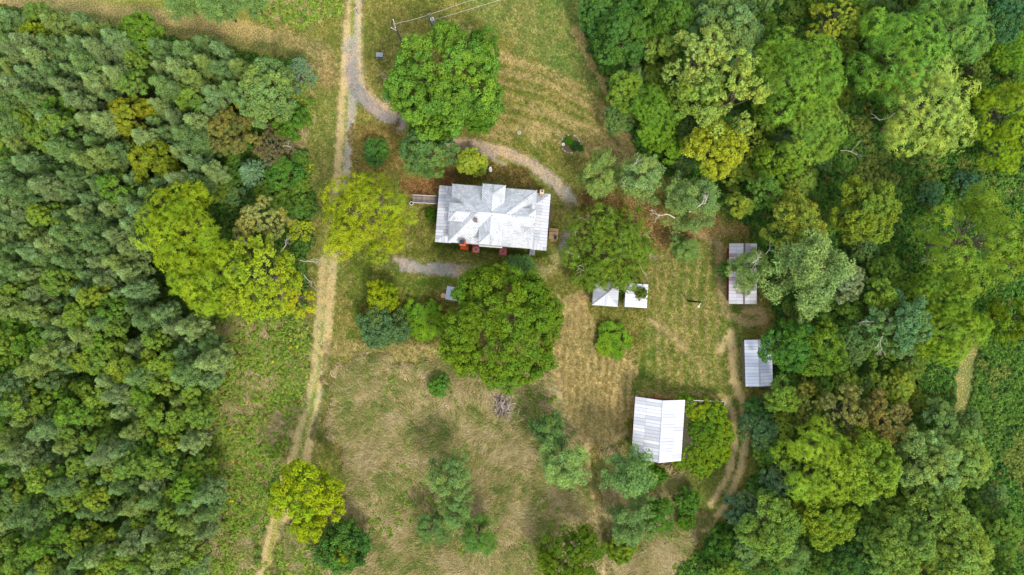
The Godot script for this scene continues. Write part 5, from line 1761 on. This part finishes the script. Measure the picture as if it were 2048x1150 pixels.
	for b in [[800, 345, 890, 396, 2600], [700, 250, 800, 360, 1500], [890, 300, 1060, 372, 1500], [870, 575, 900, 690, 500], [1150, 380, 1320, 460, 900]]:
		for i in b[4]:
			var p := spot(g.randf_range(b[0], b[2]), g.randf_range(b[1], b[3]))
			if zone_at(p) != 1: continue
			xf.append(Transform3D(Basis(Vector3.UP, g.randf() * TAU).scaled(Vector3.ONE * g.randf_range(0.7, 1.5)), p))
			col.append([tone(176, 122, 74), tone(150, 96, 58), tone(196, 150, 100)][g.randi() % 3])
	scatter("fallen_leaves", "brown fallen leaves strewn on the grass round the house", "leaves", leaf, gm, xf, col)

func make_materials() -> void:
	M.white = mat(tone(236, 236, 232), 0.5)
	M.siding = noise_mat(tone(212, 212, 206), tone(228, 228, 222), 0.05, 0.6)
	M.block = noise_mat(tone(150, 146, 140), tone(172, 168, 160), 0.06, 0.8)
	M.pane = mat(Color(0.02, 0.025, 0.03), 0.08, 0.5)
	M.darkwood = noise_mat(tone(70, 50, 40), tone(96, 72, 56), 0.05, 0.7, 0.8, 0.2)
	M.oldwood = noise_mat(tone(110, 102, 96), tone(136, 126, 118), 0.05, 0.7, 0.85, 0.2)
	M.greywood = noise_mat(tone(112, 104, 98), tone(150, 142, 134), 0.05, 0.7, 0.85, 0.2)
	M.greyrail = mat(tone(196, 192, 196), 0.7)
	M.plank = mat(tone(136, 124, 116))
	M.plank2 = mat(tone(150, 138, 130))
	M.plank3 = mat(tone(160, 150, 144))
	M.newwood = [mat(tone(200, 168, 124)), mat(tone(190, 156, 112)), mat(tone(206, 178, 136))]
	M.shingle = shingle_mat()
	M.seam = mat(tone(120, 122, 132), 0.7)
	M.cap = mat(tone(198, 202, 212), 0.5)
	M.palecap = mat(tone(176, 186, 200), 0.5)
	M.tin = [stained(tone(222, 226, 239)), stained(tone(231, 233, 244)), stained(tone(213, 219, 233)), stained(tone(226, 228, 237), true), stained(tone(205, 210, 224), true)]
	M.whitetin = [stained(tone(233, 237, 250)), stained(tone(242, 244, 250)), stained(tone(224, 229, 244)), stained(tone(215, 220, 233), true)]
	M.paletin = [stained(tone(221, 231, 250)), stained(tone(212, 223, 246)), stained(tone(228, 236, 250)), stained(tone(206, 217, 238))]
	M.bluetin = [stained(tone(178, 192, 214), true), stained(tone(168, 184, 208), true)]
	M.rusttin = [stained(tone(196, 196, 208), true), stained(tone(204, 204, 214), true), mat(tone(186, 184, 196), 0.6), noise_mat(tone(110, 72, 64), tone(226, 222, 228), 0.03, 0.5), stained(tone(214, 214, 224), true), stained(tone(222, 222, 232), true), stained(tone(208, 208, 220), true)]
	M.rust = noise_mat(tone(52, 46, 36), tone(86, 78, 62), 0.04, 0.5)
	M.rustcap = noise_mat(tone(76, 56, 64), tone(150, 140, 150), 0.05, 0.8)
	M.redwood = noise_mat(tone(128, 44, 44), tone(150, 60, 56), 0.04, 0.6, 0.85, 0.15)
	M.orange_brick = noise_mat(tone(214, 92, 40), tone(236, 118, 56), 0.12, 1.2)
	M.tan_brick = noise_mat(tone(200, 176, 152), tone(224, 204, 182), 0.12, 1.2)
	M.brown_brick = noise_mat(tone(112, 86, 88), tone(146, 116, 116), 0.12, 1.2)
	M.soot = mat(tone(66, 70, 78), 0.9)
	M.black = mat(tone(34, 34, 38), 0.6)
	M.rubber = mat(tone(56, 54, 58), 0.7)
	M.navy = mat(tone(48, 50, 66), 0.5)
	M.redpaint = mat(tone(226, 84, 86), 0.6)
	M.hose = mat(tone(232, 214, 200), 0.5)
	M.hose2 = mat(tone(190, 172, 168), 0.5)
	M.ac = mat(tone(150, 152, 164), 0.5)
	M.ac_dark = mat(tone(108, 112, 122), 0.5)
	M.bluegrey = mat(tone(150, 162, 172), 0.5)
	M.tanlid = noise_mat(tone(196, 156, 116), tone(218, 180, 140), 0.05, 0.8)
	M.lidstone = noise_mat(tone(160, 168, 150), tone(186, 190, 176), 0.06, 0.9)
	M.soil = noise_mat(tone(96, 78, 54), tone(150, 126, 92), 0.06, 0.8)
	M.edge = [mat(tone(190, 176, 160)), mat(tone(164, 148, 136))]
	M.darkpole = noise_mat(tone(34, 26, 24), tone(52, 42, 38), 0.05, 0.7, 0.85, 0.2)
	M.polewood = noise_mat(tone(112, 106, 108), tone(150, 142, 140), 0.05, 0.7, 0.85, 0.2)
	M.canwhite = mat(tone(228, 230, 238), 0.4)
	M.brown_glaze = mat(tone(96, 52, 34), 0.3)
	M.wire = mat(tone(208, 204, 200), 0.5)
	M.dead = mat(tone(222, 212, 202), 0.85)
	M.dead3 = mat(tone(104, 88, 92), 0.9)
	M.dead2 = mat(tone(172, 156, 158), 0.85)
	bark = [noise_mat(tone(92, 78, 64), tone(128, 112, 96), 0.06, 0.8), noise_mat(tone(110, 98, 86), tone(146, 134, 120), 0.06, 0.8), noise_mat(tone(84, 66, 54), tone(116, 94, 78), 0.06, 0.8)]

func _ready() -> void:
	var cam := Camera3D.new()
	cam.name = "camera"
	add_child(cam)
	cam.position = Vector3(0, HIGH, 0)
	cam.rotation_degrees = Vector3(-90, 0, 0)
	cam.fov = rad_to_deg(2.0 * atan(1150.0 / 24.0 / HIGH))
	cam.near = 0.5
	cam.far = 4000.0
	cam.current = true
	var env := Environment.new()
	env.background_mode = Environment.BG_SKY
	var sky := Sky.new()
	var sm := ProceduralSkyMaterial.new()
	sm.sky_top_color = Color(0.765, 0.78, 0.8)
	sm.sky_horizon_color = Color(0.83, 0.84, 0.85)
	sm.ground_bottom_color = Color(0.3, 0.32, 0.22)
	sm.ground_horizon_color = Color(0.6, 0.62, 0.6)
	sm.sky_energy_multiplier = 1.25
	sky.sky_material = sm
	env.sky = sky
	env.tonemap_mode = Environment.TONE_MAPPER_LINEAR
	env.tonemap_exposure = 2.5
	env.sdfgi_enabled = true
	env.ssao_enabled = true
	env.ssil_enabled = true
	var we := WorldEnvironment.new()
	we.name = "world"
	we.environment = env
	add_child(we)
	var sun := DirectionalLight3D.new()
	sun.name = "sun"
	add_child(sun)
	sun.look_at_from_position(Vector3(0.42, 1.0, 0.68) * 50.0, Vector3.ZERO)
	sun.light_energy = 0.85
	sun.light_color = Color(1.0, 0.965, 0.91)
	sun.light_angular_distance = 14.0
	sun.shadow_enabled = true

	rng.seed = 2024
	make_materials()
	make_map()
	make_ground()
	strip("lane", [708, -60, 704, 80, 696, 200, 686, 330, 672, 450, 660, 520, 650, 620, 640, 740, 620, 840, 600, 920, 560, 1040, 525, 1200], 18, "long straight farm lane with two tan wheel tracks", 0.004)
	strip("gravel_drive", [712, 160, 722, 190, 746, 214, 776, 234, 806, 250], 15, "grey gravel drive branching off the lane under the tree", 0.008)
	strip("gravel_path", [900, 286, 950, 292, 1010, 306, 1066, 332, 1112, 366, 1142, 402], 13, "curved gravel track behind the farmhouse")
	strip("gravel_path", [776, 525, 830, 533, 880, 538, 940, 542], 12, "grey gravel patch in front of the farmhouse")
	strip("grass_lane", [-100, -20, 90, 8, 250, 34, 420, 55, 560, 82, 640, 108], 30, "mown lane along the top of the plantation")
	strip("farm_track", [1462, 660, 1468, 760, 1486, 806, 1492, 880, 1480, 940, 1452, 1010], 9, "narrow tan track bending past the pale shed")
	strip("field_track", [1180, 890, 1188, 980, 1204, 1060, 1226, 1200], 13, "track with two ruts leading south through the grass")
	make_library()
	make_house()
	make_sheds()
	make_trees()
	make_grass()
	make_props()
	make_person()
